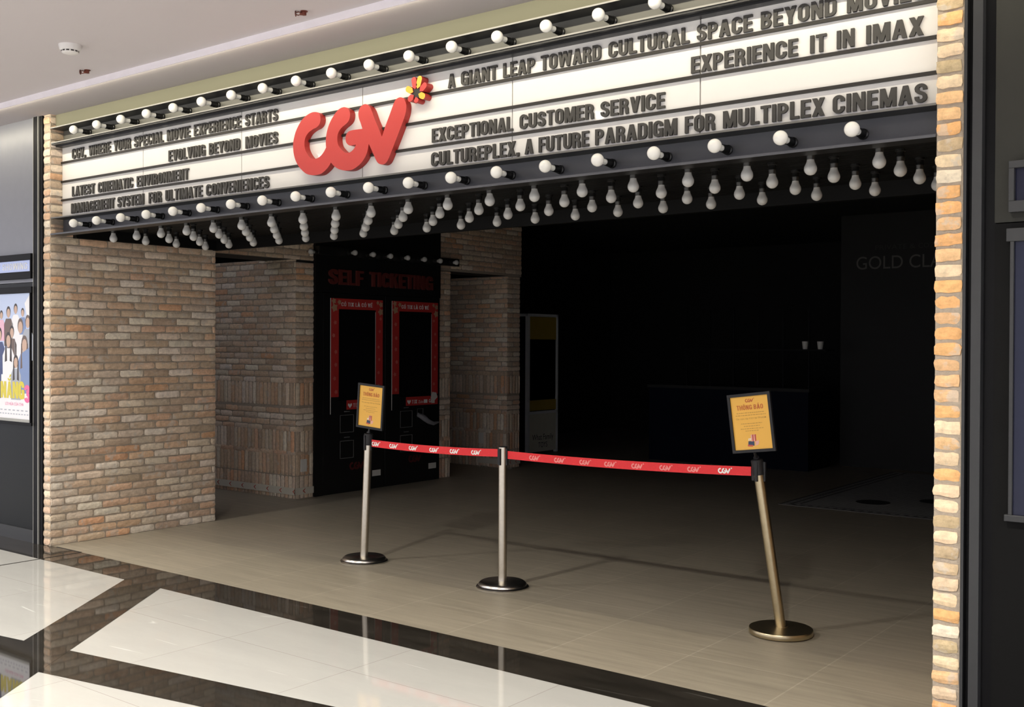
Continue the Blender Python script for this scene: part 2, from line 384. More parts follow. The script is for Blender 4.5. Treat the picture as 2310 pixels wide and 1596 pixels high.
g('N', .55, ('R', [(.09, 0), (.09, 1)], .17), ('R', [(.46, 0), (.46, 1)], .17), ('P', [(.0, 1), (.19, 1), (.55, 0), (.36, 0)]))
g('O', .54, ('C', arc(.27, .73, .172, .182, 0, 180) + arc(.27, .27, .172, .182, 180, 360), .19))
g('P', .52, stem(.095), ('R', [(.1, .915), (.26, .915)] + arc(.26, .695, .165, .22, 90, -90)[1:] + [(.1, .475)], .165))
g('R', .54, stem(.095), ('R', [(.1, .915), (.26, .915)] + arc(.26, .71, .165, .205, 90, -90)[1:] + [(.1, .505)], .165), ('R', [(.26, .48), (.38, .43), (.425, .33), (.43, .1), (.45, 0)], .18))
g('S', .52, ('R', [(.425, .67)] + arc(.26, .742, .165, .172, 0, 180) + [(.115, .63), (.17, .565), (.26, .51), (.35, .455), (.41, .37)] + arc(.26, .258, .165, .172, 0, -180) + [(.095, .33)], .185))
g('T', .48, ('R', [(.24, 0), (.24, 1)], ST), bar(0, .48, .917))
g('U', .54, ('R', [(.095, 1), (.097, .28)] + arc(.27, .27, .172, .182, 180, 360)[1:] + [(.445, 1)], .19))
pV = [(0, 1), (.195, 1), (.37, 0), (.19, 0)]
g('V', .56, ('P', pV), ('P', mir(pV, .56)))
g('W', .86, ('P', [(0, 1), (.18, 1), (.30, 0), (.13, 0)]), ('P', [(.34, 1), (.50, 1), (.30, 0), (.14, 0)]), ('P', mir([(0, 1), (.18, 1), (.30, 0), (.13, 0)], .86)), ('P', mir([(.34, 1), (.50, 1), (.30, 0), (.14, 0)], .86)))
pX = [(0, 0), (.205, 0), (.56, 1), (.355, 1)]
g('X', .56, ('P', pX), ('P', mir(pX, .56)))
pY = [(0, 1), (.20, 1), (.375, .38), (.185, .38)]
g('Y', .56, ('P', pY), ('P', mir(pY, .56)), ('R', [(.28, 0), (.28, .46)], ST))
g(',', .19, ('P', [(0, 0), (0, .19), (.19, .19), (.19, 0)]), ('P', [(.07, 0), (.19, 0), (.1, -.2), (0, -.2)]))
g('3', .52, ('R', [(.09, .72)] + arc(.25, .75, .155, .165, 170, -80) + [(.22, .54)], .18), ('R', [(.2, .525), (.27, .515)] + arc(.26, .28, .165, .20, 85, -170), .18))
ACC = {'circ': [('P', [(.10, 1.06), (.20, 1.06), (.32, 1.24), (.24, 1.24)]), ('P', [(.44, 1.06), (.34, 1.06), (.22, 1.24), (.30, 1.24)])],
       'acute': [('P', [(.20, 1.06), (.31, 1.06), (.44, 1.26), (.28, 1.26)])],
       'grave': [('P', [(.36, 1.06), (.25, 1.06), (.12, 1.26), (.28, 1.26)])],
       'breve': [('R', arc(.29, 1.20, .13, .11, 180, 360), .08)],
       'acute2': [('P', [(.26, 1.24), (.36, 1.24), (.50, 1.42), (.35, 1.42)])]}
for ch, base, acc in (('Ô', 'O', ['circ']), ('Á', 'A', ['acute']), ('Ó', 'O', ['acute']), ('À', 'A', ['grave']), ('É', 'E', ['acute']), ('Ắ', 'A', ['breve', 'acute2'])):
    GL[ch] = (GL[base][0], list(GL[base][1]) + [p for a in acc for p in ACC[a]])

def put_glyph(mb, ch, fr_, x, h, sx, d0, d1, bold=1.0, mi=None):
    w, parts = GL[ch]; O, U, V, N = fr_
    f2 = (O + U * x, U * sx, V * h, N)
    for k, p in enumerate(parts):
        e = d1 + 0.00006 * k * (1 if d1 > d0 else -1)
        if p[0] == 'P': mb.prism(p[1], f2, d0, e, mi)
        elif p[0] == 'R': mb.ribbon(p[1], p[2] * bold, f2, d0, e, mi=mi)
        else: mb.ribbon(p[1], p[2] * bold, f2, d0, e, closed=True, mi=mi)
GAP = 0.075
def nat(word): return sum(GL[c][0] for c in word) + GAP * (len(word) - 1)
def word_pos(word, width):
    sx = width / nat(word); x = 0; out = []
    for c in word: out.append((c, x)); x += (GL[c][0] + GAP) * sx
    return sx, out
def put_text(mb, text, fr_, width, h, d0, d1, mi=None, bold=1.0, space=0.28):
    words = text.split(' '); n = sum(nat(w) for w in words) + (space + GAP) * (len(words) - 1); sx = width / n; x = 0
    for w in words:
        for c in w: put_glyph(mb, c, fr_, x, h, sx, d0, d1, bold, mi); x += (GL[c][0] + GAP) * sx
        x += space * sx

def font_text(mb, text, fr_, height, d, width=None, mi=None, align='CENTER'):
    """small print set with the built-in font, as flat faces"""
    cu = bpy.data.curves.new('tmp', 'FONT'); cu.body = text; cu.size = 1.0; cu.align_x = align; cu.offset = .014 if height < .02 else 0; cu.resolution_u = 2 if height < .1 else 8
    ob = bpy.data.objects.new('tmp', cu); me = ob.to_mesh()
    xs = [v.co.x for v in me.vertices]; w = max(xs) - min(xs); sx = height if width is None else width / w
    O, U, V, N = fr_
    mb.add([O + U * (v.co.x * sx) + V * (v.co.y * height) + N * d for v in me.vertices], [tuple(p.vertices) for p in me.polygons], mi)
    ob.to_mesh_clear(); bpy.data.objects.remove(ob); bpy.data.curves.remove(cu)

# outline of the red logo (metres on the sign face, x along the facade, z up)
LOGO = [(-4.9388,2.9786),(-4.9513,3.0013),(-4.9794,3.0121),(-5.0171,3.0139),(-5.0614,3.0025),(-5.1028,2.9821),(-5.1348,2.9516),(-5.1637,2.912),(-5.183,2.8624),(-5.1875,2.8283),(-5.1828,2.7846),(-5.1664,2.7397),(-5.1372,2.6979),(-5.0985,2.6641),(-5.0601,2.6412),(-5.0158,2.6299),(-4.9718,2.6266),(-4.9282,2.631),(-4.8851,2.6522),(-4.8606,2.6709),(-4.8435,2.6901),(-4.8179,2.6667),(-4.7815,2.6465),(-4.7454,2.6347),(-4.7036,2.6286),(-4.6621,2.6288),(-4.621,2.6413),(-4.5861,2.6603),(-4.5572,2.686),(-4.5343,2.7203),(-4.5219,2.7677),(-4.5057,2.7416),(-4.4827,2.7027),(-4.4598,2.6639),(-4.4428,2.6461),(-4.4202,2.6366),(-4.3977,2.6356),(-4.3782,2.6437),(-4.3643,2.6583),(-4.3477,2.6846),(-4.3094,2.7522),(-4.2658,2.8305),(-4.2308,2.8973),(-4.2218,2.9356),(-4.223,2.9633),(-4.2339,2.9845),(-4.2475,2.9982),(-4.2693,3.0051),(-4.2912,3.0022),(-4.3104,2.9909),(-4.3268,2.9652),(-4.3542,2.9129),(-4.3874,2.853),(-4.4141,2.796),(-4.4379,2.843),(-4.4722,2.9036),(-4.5009,2.9639),(-4.5239,2.9913),(-4.5498,3.0037),(-4.5758,3.0002),(-4.599,2.9849),(-4.6088,2.9575),(-4.6046,2.9283),(-4.5899,2.8979),(-4.5741,2.8612),(-4.6219,2.8628),(-4.663,2.8636),(-4.6925,2.8588),(-4.7103,2.8444),(-4.718,2.8204),(-4.7101,2.7947),(-4.6833,2.7752),(-4.6509,2.7746),(-4.6274,2.7744),(-4.6449,2.7525),(-4.6714,2.7368),(-4.698,2.7326),(-4.7278,2.7416),(-4.7578,2.7647),(-4.779,2.7878),(-4.7881,2.818),(-4.7852,2.851),(-4.7703,2.8742),(-4.7463,2.8921),(-4.7165,2.9051),(-4.6928,2.9208),(-4.681,2.942),(-4.6799,2.9707),(-4.6931,2.993),(-4.7109,3.0036),(-4.73,3.0094),(-4.7587,3.0078),(-4.7888,2.9951),(-4.819,2.9718),(-4.8493,2.938),(-4.8706,2.9028),(-4.8846,2.8624),(-4.8894,2.8209),(-4.8868,2.7849),(-4.904,2.7636),(-4.9286,2.743),(-4.9597,2.7293),(-4.991,2.727),(-5.0225,2.7344),(-5.0478,2.7554),(-5.0702,2.7855),(-5.0818,2.8167),(-5.08,2.8508),(-5.0673,2.875),(-5.042,2.8956),(-5.0042,2.9103),(-4.9728,2.9172),(-4.9479,2.9332),(-4.9375,2.9552)]
SHARP = {(-4.8435,2.6901),(-4.5219,2.7677),(-4.4141,2.796),(-4.5741,2.8612),(-4.6274,2.7744),(-4.8868,2.7849)}
PETALS = [((-4.1564,3.0973),(-4.1417,3.0338),0),((-4.1034,3.0972),(-4.1242,3.034),1),((-4.0611,3.0502),(-4.1056,3.0158),0),((-4.0713,2.978),(-4.1151,2.9996),1),((-4.1318,2.957),(-4.1362,2.9849),0),((-4.1934,2.9759),(-4.1544,2.998),0),((-4.2098,3.0462),(-4.1598,3.0183),1)]
FLOWER = (-4.1347, 3.0132)
def smooth_outline(pts, sharp, k=3):
    n = len(pts); out = []
    for i in range(n):
        p0, p1, p2, p3 = (Vector(pts[(i + j) % n]) for j in (-1, 0, 1, 2))
        if tuple(pts[i]) in sharp: p0 = p1
        if tuple(pts[(i + 1) % n]) in sharp: p3 = p2
        for q in range(k):
            t = q / k
            out.append(tuple(0.5 * (2 * p1 + (p2 - p0) * t + (2 * p0 - 5 * p1 + 4 * p2 - p3) * t * t + (3 * p1 - p0 - 3 * p2 + p3) * t ** 3)))
    return out
LOGO_S = smooth_outline(LOGO, SHARP)
def small_logo(mb, fr_, height, d, mi=None, flower=True):
    k = height / 0.387; ox, oz = -4.70, 2.82
    mb.flat([((x - ox) * k, (z - oz) * k) for x, z in LOGO_S[::2]], fr_, d, mi)
    if flower:
        cx, cz = (FLOWER[0] - ox) * k, (FLOWER[1] - oz) * k
        mb.flat([(cx + .055 * k * (1.25 if i % 2 else .7) * math.cos(i * math.pi / 7), cz + .055 * k * (1.25 if i % 2 else .7) * math.sin(i * math.pi / 7)) for i in range(14)], fr_, d, mi)

# ------------------------------------------------------------------ brickwork
PAL = [((0.52, 0.395, 0.29), 5), ((0.54, 0.375, 0.26), 3), ((0.56, 0.34, 0.21), 0.8), ((0.60, 0.51, 0.41), 3.8), ((0.43, 0.335, 0.25), 2.4), ((0.66, 0.59, 0.50), 2.2), ((0.53, 0.44, 0.345), 2.4)]
PAL_WARM = [((0.62, 0.40, 0.22), 4), ((0.66, 0.38, 0.17), 3), ((0.66, 0.52, 0.36), 4), ((0.68, 0.60, 0.48), 2), ((0.46, 0.36, 0.23), 2)]
def pick(rng, pal):
    t = rng.random() * sum(w for _, w in pal)
    for c, w in pal:
        t -= w
        if t <= 0: break
    k = rng.uniform(1.10, 1.42); k = min(k, 0.84 / max(c)); return tuple(ch * k * rng.uniform(0.98, 1.02) for ch in c)
def one_brick(mb, rng, fr_, u0, u1, v0, v1, depth, col, rough=1.0):
    """irregular hand-made brick: jittered rim, slightly domed face, standing out of the mortar"""
    O, U, V, N = fr_
    lu, lv = u1 - u0, v1 - v0
    nu = max(4, min(8, int(lu / 0.025))); nv = max(3, min(8, int(lv / 0.025)))
    pro = depth + rng.uniform(-0.003, 0.003); j = 0.0022 * rough
    tl = rng.uniform(-0.0025, 0.0025) * rough; idx = {}; vs = []
    cut = [rng.random() < 0.25 for _ in range(4)]
    for a in range(nu + 1):
        for b in range(nv + 1):
            eu = a in (0, nu); ev = b in (0, nv)
            u = u0 + lu * a / nu; v = v0 + lv * b / nv
            if a == 0: u += rng.uniform(-j, j)
            if a == nu: u += rng.uniform(-j, j)
            if b == 0 or b == nv: v += rng.uniform(-j, j) * 1.2
            v += tl * (a / nu - 0.5) * 2
            d = pro + rng.uniform(-0.0012, 0.0012)
            if eu or ev: d -= 0.004
            if eu and ev:
                q = (0 if a == 0 else 1) + (0 if b == 0 else 2); k = 0.0065 if cut[q] else 0.002
                u += k if a == 0 else -k; v += (k if b == 0 else -k) * 0.6; d -= 0.002
            idx[a, b] = len(vs); vs.append(O + U * u + V * v + N * d)
    fs = [(idx[a, b], idx[a + 1, b], idx[a + 1, b + 1], idx[a, b + 1]) for a in range(nu) for b in range(nv)]
    rim = [(a, 0) for a in range(nu)] + [(nu, b) for b in range(nv)] + [(a, nv) for a in range(nu, 0, -1)] + [(0, b) for b in range(nv, 0, -1)]
    base = len(vs); n0 = len(rim)
    for a, b in rim:
        p = vs[idx[a, b]]; vs.append(p - N * ((p - O).dot(N) + 0.006))
    for i in range(n0):
        k = (i + 1) % n0; fs.append((idx[rim[i]], base + i, base + k, idx[rim[k]]))
    mb.add(vs, fs, None, col)
COURSE = 0.0622
def brick_face(mb, mo, rng, fr_, length, z0, z1, pal, bands=(), blen=0.235, depth=0.008, single=False, phase=0.0):
    """stretcher courses from z0 to z1, soldier courses inside bands; mo collects the mortar backing"""
    O, U, V, N = fr_
    mo.flat([(0, z0), (length, z0), (length, z1), (0, z1)], fr_, 0.0)
    k0 = int(round(z0 / COURSE)); gap = 0.012
    k = k0
    inband = lambda z: next((b for b in bands if b[0] - 0.02 <= z < b[1] - 0.03), None)
    done = set()
    while k * COURSE < z1 - 0.015:
        z = k * COURSE
        b = inband(z)
        if b:
            if b not in done:
                done.add(b); u = 0.0
                while u < length - 0.01:
                    w = min(0.058 + rng.uniform(-.005, .005), length - u)
                    if w > 0.02: one_brick(mb, rng, fr_, u + 0.005, u + w - 0.005, b[0] + 0.006, b[1] - 0.006, depth, pick(rng, pal))
                    u += w
            k += 1; continue
        za, zb = max(z, z0) + gap * 0.4, min(z + COURSE, z1) - gap * 0.6
        if single: one_brick(mb, rng, fr_, 0.0 + rng.uniform(-.004, .003), length - rng.uniform(0, .010), za, zb - rng.uniform(0, .005), depth, pick(rng, pal))
        else:
            u = -(blen * 0.5 if k % 2 else 0.0) + phase
            while u > 0: u -= blen
            while u < length - 0.004:
                w = blen + rng.uniform(-.016, .016); a, e = max(u, 0.0), min(u + w - gap, length)
                if length - e < 0.04: e = length
                if e - a > 0.025: one_brick(mb, rng, fr_, a, e, za, zb, depth, pick(rng, pal))
                u += w
                if e == length: break
        k += 1
def brick_wall(name, faces, pal, seed, label=None):
    rng = random.Random(seed); mb, mo = MB(), MB()
    for f in faces: brick_face(mb, mo, rng, *f[0], pal=pal, **f[1])
    w = mb.build(name, M['brick'], recalc=True); struct(w, label)
    m = mo.build('mortar', M['mortar'], w, recalc=False)
    return w

# ------------------------------------------------------------------ large structure
def plane(name, x0, x1, y0, y1, z, m, flip=False):
    mb = MB(); q = [(x0, y0, z), (x1, y0, z), (x1, y1, z), (x0, y1, z)]
    mb.add(q[::-1] if flip else q, [(0, 1, 2, 3)]); o = mb.build(name, m, recalc=False); return struct(o)
YF = 4.41                        # the shopfront plane
plane('floor', -22, 5, -8, YF + 0.02, 0.0, M['white_tile'])
struct(bpy.data.objects['floor'], 'polished cream tile floor of the mall corridor')
lf = plane('floor_lobby', -11, 0.6, YF + 0.02, 17.4, 0.0, M['lobby_tile']); lf['label'] = 'beige streaked tile floor of the dark lobby'
def line_pts(p, q, t): return V3((p[0] + (q[0] - p[0]) * t, p[1] + (q[1] - p[1]) * t, 0))
mb = MB()
mb.add([(-22, 4.106, .0004), (12, 4.106, .0004), (12, 4.43, .0004), (-22, 4.43, .0004)], [(0, 1, 2, 3)])
a, b = (-5.194, 2.984), (-3.719, 3.206); c, d = (-4.961, 2.697), (-3.938, 2.879)
mb.add([V3((*line_pts(c, d, -9)[:2], .0008)), V3((*line_pts(c, d, 7)[:2], .0008)), V3((*line_pts(a, b, 5)[:2], .0008)), V3((*line_pts(a, b, -7)[:2], .0008))], [(0, 1, 2, 3)])
a, b = (-6.464, 4.111), (-5.552, 2.927); c, d = (-6.055, 4.108), (-5.194, 2.984)
mb.add([V3((*a, .0012)), V3((*line_pts(a, b, 5)[:2], .0012)), V3((*line_pts(c, d, 5)[:2], .0012)), V3((*c, .0012))], [(0, 1, 2, 3)])
o = struct(mb.build('trim_1', M['dark_stone'], recalc=False), 'dark polished stone strips inlaid in the cream floor')
mb = MB(); mb.box(-7.562, -7.548, -8, 4.43, 0.0, 0.0018); mb.box(-7.9, -7.548, 4.425, 4.437, 0.0, 0.0018)
struct(mb.build('trim_2', M['rail']), 'thin dark expansion joint in the mall floor')
plane('ceiling', -13.4, 5, -8, 4.046, Z_CEIL, M['ceiling'], True)['label'] = 'pale mauve plaster ceiling of the mall'
mb = MB(); mb.box(-22, 12, 4.058, 4.475, Z_STRIP, Z_STRIP + .1)
struct(mb.build('ceiling_bulkhead', M['bulkhead']), 'lowered ceiling band along the shopfront')
mb = MB(); mb.box(-22, 12, 4.046, 4.0545, Z_STRIP - .017, Z_CEIL + .03)
struct(mb.build('trim_3', M['lip']), 'pale lip at the step in the ceiling')
# olive plaster between the marquee and the ceiling
mb = MB(); mb.box(-7.955, -1.285, 4.455, 4.53, 3.262, 3.46)
struct(mb.build('wall_olive', M['olive']), 'olive painted band above the marquee')

ZS = (0.0, 3.40)
wl = brick_wall('wall_left', [
    ((side(-7.966, 4.418, 0), 1.545, 0.0, 2.52), dict(phase=0.0)),
    ((side(-7.966, 4.418, 0), 0.125, 2.52, 3.40), dict(single=True)),
    ((front(-8.062, 4.418, 0), 0.096, 0.0, 3.40), dict(single=True)),
], PAL, 3, 'reclaimed brick return wall at the left of the entrance')
wr = brick_wall('wall_right', [
    ((front(-1.283, 4.418, 0), 0.102, 0.0, 3.40), dict(single=True)),
    (((V3((-1.275, 6.0, 0)), -Y, Z, -X), 1.58, 0.0, 3.40), dict()),
], PAL_WARM, 5, 'slim reclaimed brick pillar at the right of the entrance')
BANDS = [(0.0, 0.235), (0.235, 0.465), (0.465, 0.70), (0.95, 1.19)]
bn = [(b[0], b[1]) for b in BANDS]
wi = brick_wall('wall_inner_left', [
    ((front(-10.4, 7.29, 0), 1.98, 0.0, 2.46), dict(bands=bn, blen=0.22)),
    ((side(-8.42, 7.29, 0), 0.235, 0.0, 2.42), dict(bands=bn, blen=0.235)),
    ((side(-8.42, 5.9, 0), 1.625, 2.444, 3.3), dict(blen=0.22)),
], PAL, 7, 'dim brick pier and brick header beside the ticket machines')
wi2 = brick_wall('wall_inner_middle', [
    ((side(-8.43, 9.49, 0), 0.20, 0.0, 2.455), dict(bands=bn, blen=0.2)),
    ((side(-8.43, 9.49, 0), 1.6, 2.46, 3.3), dict(blen=0.22)),
    ((front(-9.7, 10.80, 0), 1.27, 0.0, 2.46), dict(bands=bn, blen=0.22)),
    ((side(-8.43, 10.80, 0), 0.26, 0.0, 2.46), dict(bands=bn, blen=0.25)),
], PAL, 9, 'dim brick pier and passage wall behind the ticket machines')
def solid(name, m, boxes, label=None):
    mb = MB()
    for b_ in boxes: mb.box(*b_)
    return struct(mb.build(name, m), label)
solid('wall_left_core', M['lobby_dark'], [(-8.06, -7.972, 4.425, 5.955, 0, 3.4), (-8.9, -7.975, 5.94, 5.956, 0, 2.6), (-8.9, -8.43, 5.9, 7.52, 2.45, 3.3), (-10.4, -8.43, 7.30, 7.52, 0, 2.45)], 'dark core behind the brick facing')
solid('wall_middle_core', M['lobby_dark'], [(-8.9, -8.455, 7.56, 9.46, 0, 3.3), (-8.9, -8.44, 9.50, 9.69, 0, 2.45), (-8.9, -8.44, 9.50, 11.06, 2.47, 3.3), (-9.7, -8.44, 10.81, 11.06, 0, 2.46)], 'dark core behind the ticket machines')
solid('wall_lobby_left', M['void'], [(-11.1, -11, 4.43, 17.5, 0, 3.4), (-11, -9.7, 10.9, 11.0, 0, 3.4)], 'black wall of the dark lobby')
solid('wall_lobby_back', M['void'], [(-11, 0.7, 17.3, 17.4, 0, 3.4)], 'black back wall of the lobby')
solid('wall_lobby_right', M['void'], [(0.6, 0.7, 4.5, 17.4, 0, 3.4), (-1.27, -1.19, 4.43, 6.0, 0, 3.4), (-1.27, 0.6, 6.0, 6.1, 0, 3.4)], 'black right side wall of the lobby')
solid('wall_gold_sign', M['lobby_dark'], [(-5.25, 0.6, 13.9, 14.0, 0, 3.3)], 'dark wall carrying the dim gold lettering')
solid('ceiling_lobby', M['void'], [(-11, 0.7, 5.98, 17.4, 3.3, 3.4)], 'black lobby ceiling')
solid('wall_front_left', M['wall_gloss'], [(-22, -8.185, 4.41, 4.5, 0.0, 2.068)], 'black panel wall behind the film poster')
solid('wall_front_left_upper', M['wall_upper'], [(-22, -8.185, 4.41, 4.5, 2.072, 3.37)], 'grey satin upper panel left of the entrance, reflected light in its colour')
solid('baseboard_left', M['frame_grey'], [(-22, -8.185, 4.40, 4.41, 0.0, 0.10)], 'grey skirting under the poster wall')
solid('trim_4', M['frame_dark'], [(-8.182, -8.120, 4.395, 4.5, 0, 3.37), (-8.113, -8.066, 4.405, 4.5, 0, 3.37)], 'black steel jamb beside the left brick pillar')
solid('trim_5', M['edge_light'], [(-8.120, -8.113, 4.393, 4.5, 0, 3.37), (-8.188, -8.182, 4.393, 4.5, 0, 3.37)], 'thin bare metal edges of the left jamb')
solid('trim_6', M['frame_grey'], [(-1.177, -1.166, 4.405, 4.5, 0, 3.37), (-1.140, -1.104, 4.385, 4.5, 0, 3.37)], 'grey steel flanges right of the brick pillar')
solid('trim_7', M['frame_dark'], [(-1.166, -1.140, 4.44, 4.5, 0, 3.37), (-1.104, -1.062, 4.43, 4.5, 0, 3.37)], 'black gaps between the right jamb flanges')
solid('wall_front_right', M['wall_right'], [(-1.062, 12, 4.41, 4.5, 0, 2.068)], 'black panel wall right of the entrance')
solid('wall_front_right_upper', M['wall_right_upper'], [(-1.062, 12, 4.41, 4.5, 2.072, 3.37)], 'dark grey upper panel right of the entrance')

# ------------------------------------------------------------------ marquee
XL, XR = -7.958, -1.285
mq = thing('marquee_sign', 'long white letter-board marquee in a black frame across the entrance', 'marquee', (-4.62, 4.52, 2.42))
def child(mb, name, m, parent, **kw): return mb.build(name, m, parent, loc=tuple(parent.location), **kw)
def sub(mb, name, m, part, root, **kw):
    o = mb.build(name, m, None, loc=tuple(root.location), **kw); o.location = (0, 0, 0); o.parent = part; return o
seams = [XL, -6.865, -5.748, -4.618, -3.492, -2.382, XR]
for i in range(6):
    mb = MB(); mb.box(seams[i] + (.0035 if i else 0), seams[i + 1] - (.0035 if i < 5 else 0), 4.51, 4.53, 2.574, 3.136)
    child(mb, 'face_panel', M['panel'], mq)
mb = MB(); mb.box(XL, XR, 4.5302, 4.55, 2.44, 3.30); child(mb, 'back_board', M['rail'], mq)
for zz in (3.001, 2.8515, 2.7075):
    mb = MB(); mb.box(XL, XR, 4.497, 4.511, zz - .0075, zz + .0075); child(mb, 'letter_rail', M['rail'], mq)
mb = MB(); mb.box(XL, XR, 4.408, 4.53, 3.253, 3.262); child(mb, 'top_ledge', M['black_metal'], mq)
mb = MB(); mb.box(XL, XR, 4.52, 4.53, 3.148, 3.253); child(mb, 'upper_bulb_channel', M['channel_upper'], mq)
mb = MB(); mb.box(XL, XR, 4.418, 4.52, 3.139, 3.148); child(mb, 'upper_ledge_top', M['black_metal'], mq)
mb = MB(); mb.box(XL, XR, 4.420, 4.525, 3.128, 3.139); mb.box(XL, XR, 4.455, 4.515, 3.118, 3.128); child(mb, 'upper_ledge_base', M['black_metal'], mq)
mb = MB(); mb.box(XL, XR, 4.416, 4.53, 2.556, 2.566); child(mb, 'lower_ledge', M['black_metal'], mq)
mb = MB(); mb.box(XL, XR, 4.503, 4.51, 2.566, 2.576); child(mb, 'panel_foot_trim', M['edge_grey'], mq)
mb = MB(); mb.box(XL, XR, 4.518, 4.53, 2.440, 2.556); child(mb, 'lower_bulb_channel', M['channel'], mq)
mb = MB(); mb.box(XL, XR, 4.414, 4.519, 2.430, 2.440); child(mb, 'bottom_ledge', M['black_metal'], mq)
for y_, z0_, z1_, m_ in ((4.404, 3.2535, 3.2615, 'ledge'), (4.414, 3.1395, 3.1475, 'ledge'), (4.412, 2.5565, 2.5655, 'edge_grey'), (4.410, 2.429, 2.441, 'channel')):
    mb = MB(); mb.box(XL, XR, y_, y_ + .004, z0_, z1_); child(mb, 'lit_ledge_edge', M[m_], mq)  # added strips: ledge fronts painted as lit edges, dimmer on the lower ledges
mb = MB()
for i in range(26):
    y0 = 4.535 + i * 0.0535; mb.box(XL, XR, y0, y0 + .046, 2.501, 2.513)
mb.box(XL, XR, 4.53, 5.96, 2.514, 2.53); child(mb, 'soffit', M['slat'], mq)
mb = MB(); mb.box(XL, XL + .05, 4.60, 5.93, 2.418, 2.501); mb.box(XR - .03, XR, 4.60, 5.93, 2.418, 2.501); mb.box(XL, XR, 5.93, 5.975, 2.415, 3.3); mb.box(XL, XR, 4.519, 4.535, 2.432, 2.501)
child(mb, 'soffit_rim', M['slat'], mq)

# raised slogans: (words with left and right ends in metres along the facade), baseline, cap height
SLOGANS = [
 ('slogan_lettering', 'raised black slogan on the top left row, ending in EXPERIENCE STARTS', 3.0165, [("CGV,",-7.802,-7.588),("WHERE",-7.563,-7.248),("YOUR",-7.228,-6.987),("SPECIAL",-6.967,-6.586),("MOVIE",-6.563,-6.275),("EXPERIENCE",-6.251,-5.724),("STARTS",-5.701,-5.357)]),
 ('slogan_lettering', 'raised black slogan EVOLVING BEYOND MOVIES, left of the red logo', 2.8705, [("EVOLVING",-6.544,-6.107),("BEYOND",-6.083,-5.734),("MOVIES",-5.697,-5.357)]),
 ('slogan_lettering', 'raised black slogan LATEST CINEMATIC ENVIRONMENT on the left end', 2.7255, [("LATEST",-7.801,-7.461),("CINEMATIC",-7.439,-6.959),("ENVIRONMENT",-6.931,-6.291)]),
 ('slogan_lettering', 'raised black slogan on the bottom left row, ending in ULTIMATE CONVENIENCES', 2.594, [("MANAGEMENT",-7.814,-7.195),("SYSTEM",-7.179,-6.822),("FOR",-6.782,-6.606),("ULTIMATE",-6.581,-6.137),("CONVENIENCES",-6.114,-5.441)]),
 ('slogan_lettering', 'raised black slogan on the top right row, starting A GIANT LEAP', 3.0155, [("A",-3.937,-3.872),("GIANT",-3.843,-3.576),("LEAP",-3.548,-3.325),("TOWARD",-3.299,-2.916),("CULTURAL",-2.885,-2.426),("SPACE",-2.397,-2.107),("BEYOND",-2.076,-1.719),("MOVIES",-1.683,-1.348)]),
 ('slogan_lettering', 'raised black slogan starting EXPERIENCE IT, near the right brick pillar', 2.8695, [("EXPERIENCE",-2.426,-1.892),("IT",-1.845,-1.763),("IN",-1.726,-1.64),("IMAX",-1.599,-1.355)]),
 ('slogan_lettering', 'raised black slogan EXCEPTIONAL CUSTOMER SERVICE, right of the red logo', 2.727, [("EXCEPTIONAL",-4.056,-3.469),("CUSTOMER",-3.436,-2.957),("SERVICE",-2.93,-2.554)]),
 ('slogan_lettering', 'raised black slogan on the bottom right row, ending in MULTIPLEX CINEMAS', 2.593, [("CULTUREPLEX,",-4.061,-3.426),("A",-3.401,-3.335),("FUTURE",-3.311,-2.987),("PARADIGM",-2.961,-2.488),("FOR",-2.457,-2.289),("MULTIPLEX",-2.26,-1.77),("CINEMAS",-1.742,-1.338)]),
]
for nm, lab, zb, words in SLOGANS:
    t = thing(nm, lab, 'sign lettering', (words[0][1], 4.509, zb), 'slogans on the marquee')
    cap = 0.077 if zb > 2.65 else 0.078
    for w, xa, xb in words:
        sx, pos = word_pos(w, xb - xa - .012 * abs(xb) / 4.5 - .004)
        for ch, dx in pos:
            mb = MB(); put_glyph(mb, ch, front(xa + dx, 4.509, zb), 0.0, cap, sx, 0.0, 0.011, .94)
            child(mb, 'comma' if ch == ',' else 'letter', M['letter'], t)

# red logo with its flower
lg = thing('logo_sign', 'large red three-dimensional logo with a flower on the marquee', 'logo', (-4.70, 4.51, 2.82))
mb = MB(); mb.prism(LOGO_S, front(0, 4.509, 0), 0.0, 0.043, 0, 1); child(mb, 'logo_letters', [M['logo_red'], M['logo_side']], lg)
mb = MB(); mb.prism([(FLOWER[0] + .034 * math.cos(i * math.pi / 8), FLOWER[1] + .034 * math.sin(i * math.pi / 8)) for i in range(16)], front(0, 4.509, 0), 0.0, 0.05); core = child(mb, 'flower_core', M['core'], lg)
for (ax, az), (bx, bz), yel in PETALS:
    p, q = Vector((ax, az)), Vector((bx, bz)); d = (p - q); ln = d.length + .003; d.normalize(); n2 = Vector((-d.y, d.x)); w = 0.0175
    q = p - d * ln
    loc = [q, q + d * .018 + n2 * w, p - d * .012 + n2 * w]
    loc += [p - d * .012 + n2 * w * math.cos(R(k)) + d * w * .9 * math.sin(R(k)) for k in (30, 60, 90, 120, 150)]
    loc += [p - d * .012 - n2 * w, q + d * .018 - n2 * w]
    mb = MB(); mb.prism([tuple(v) for v in loc], front(0, 4.509, 0), 0.0, 0.055, 0, 1)
    o = sub(mb, 'petal', [M['petal_yellow'] if yel else M['logo_red'], M['logo_side']], core, lg)
    if yel: o['label'] = 'yellow-faced petal'

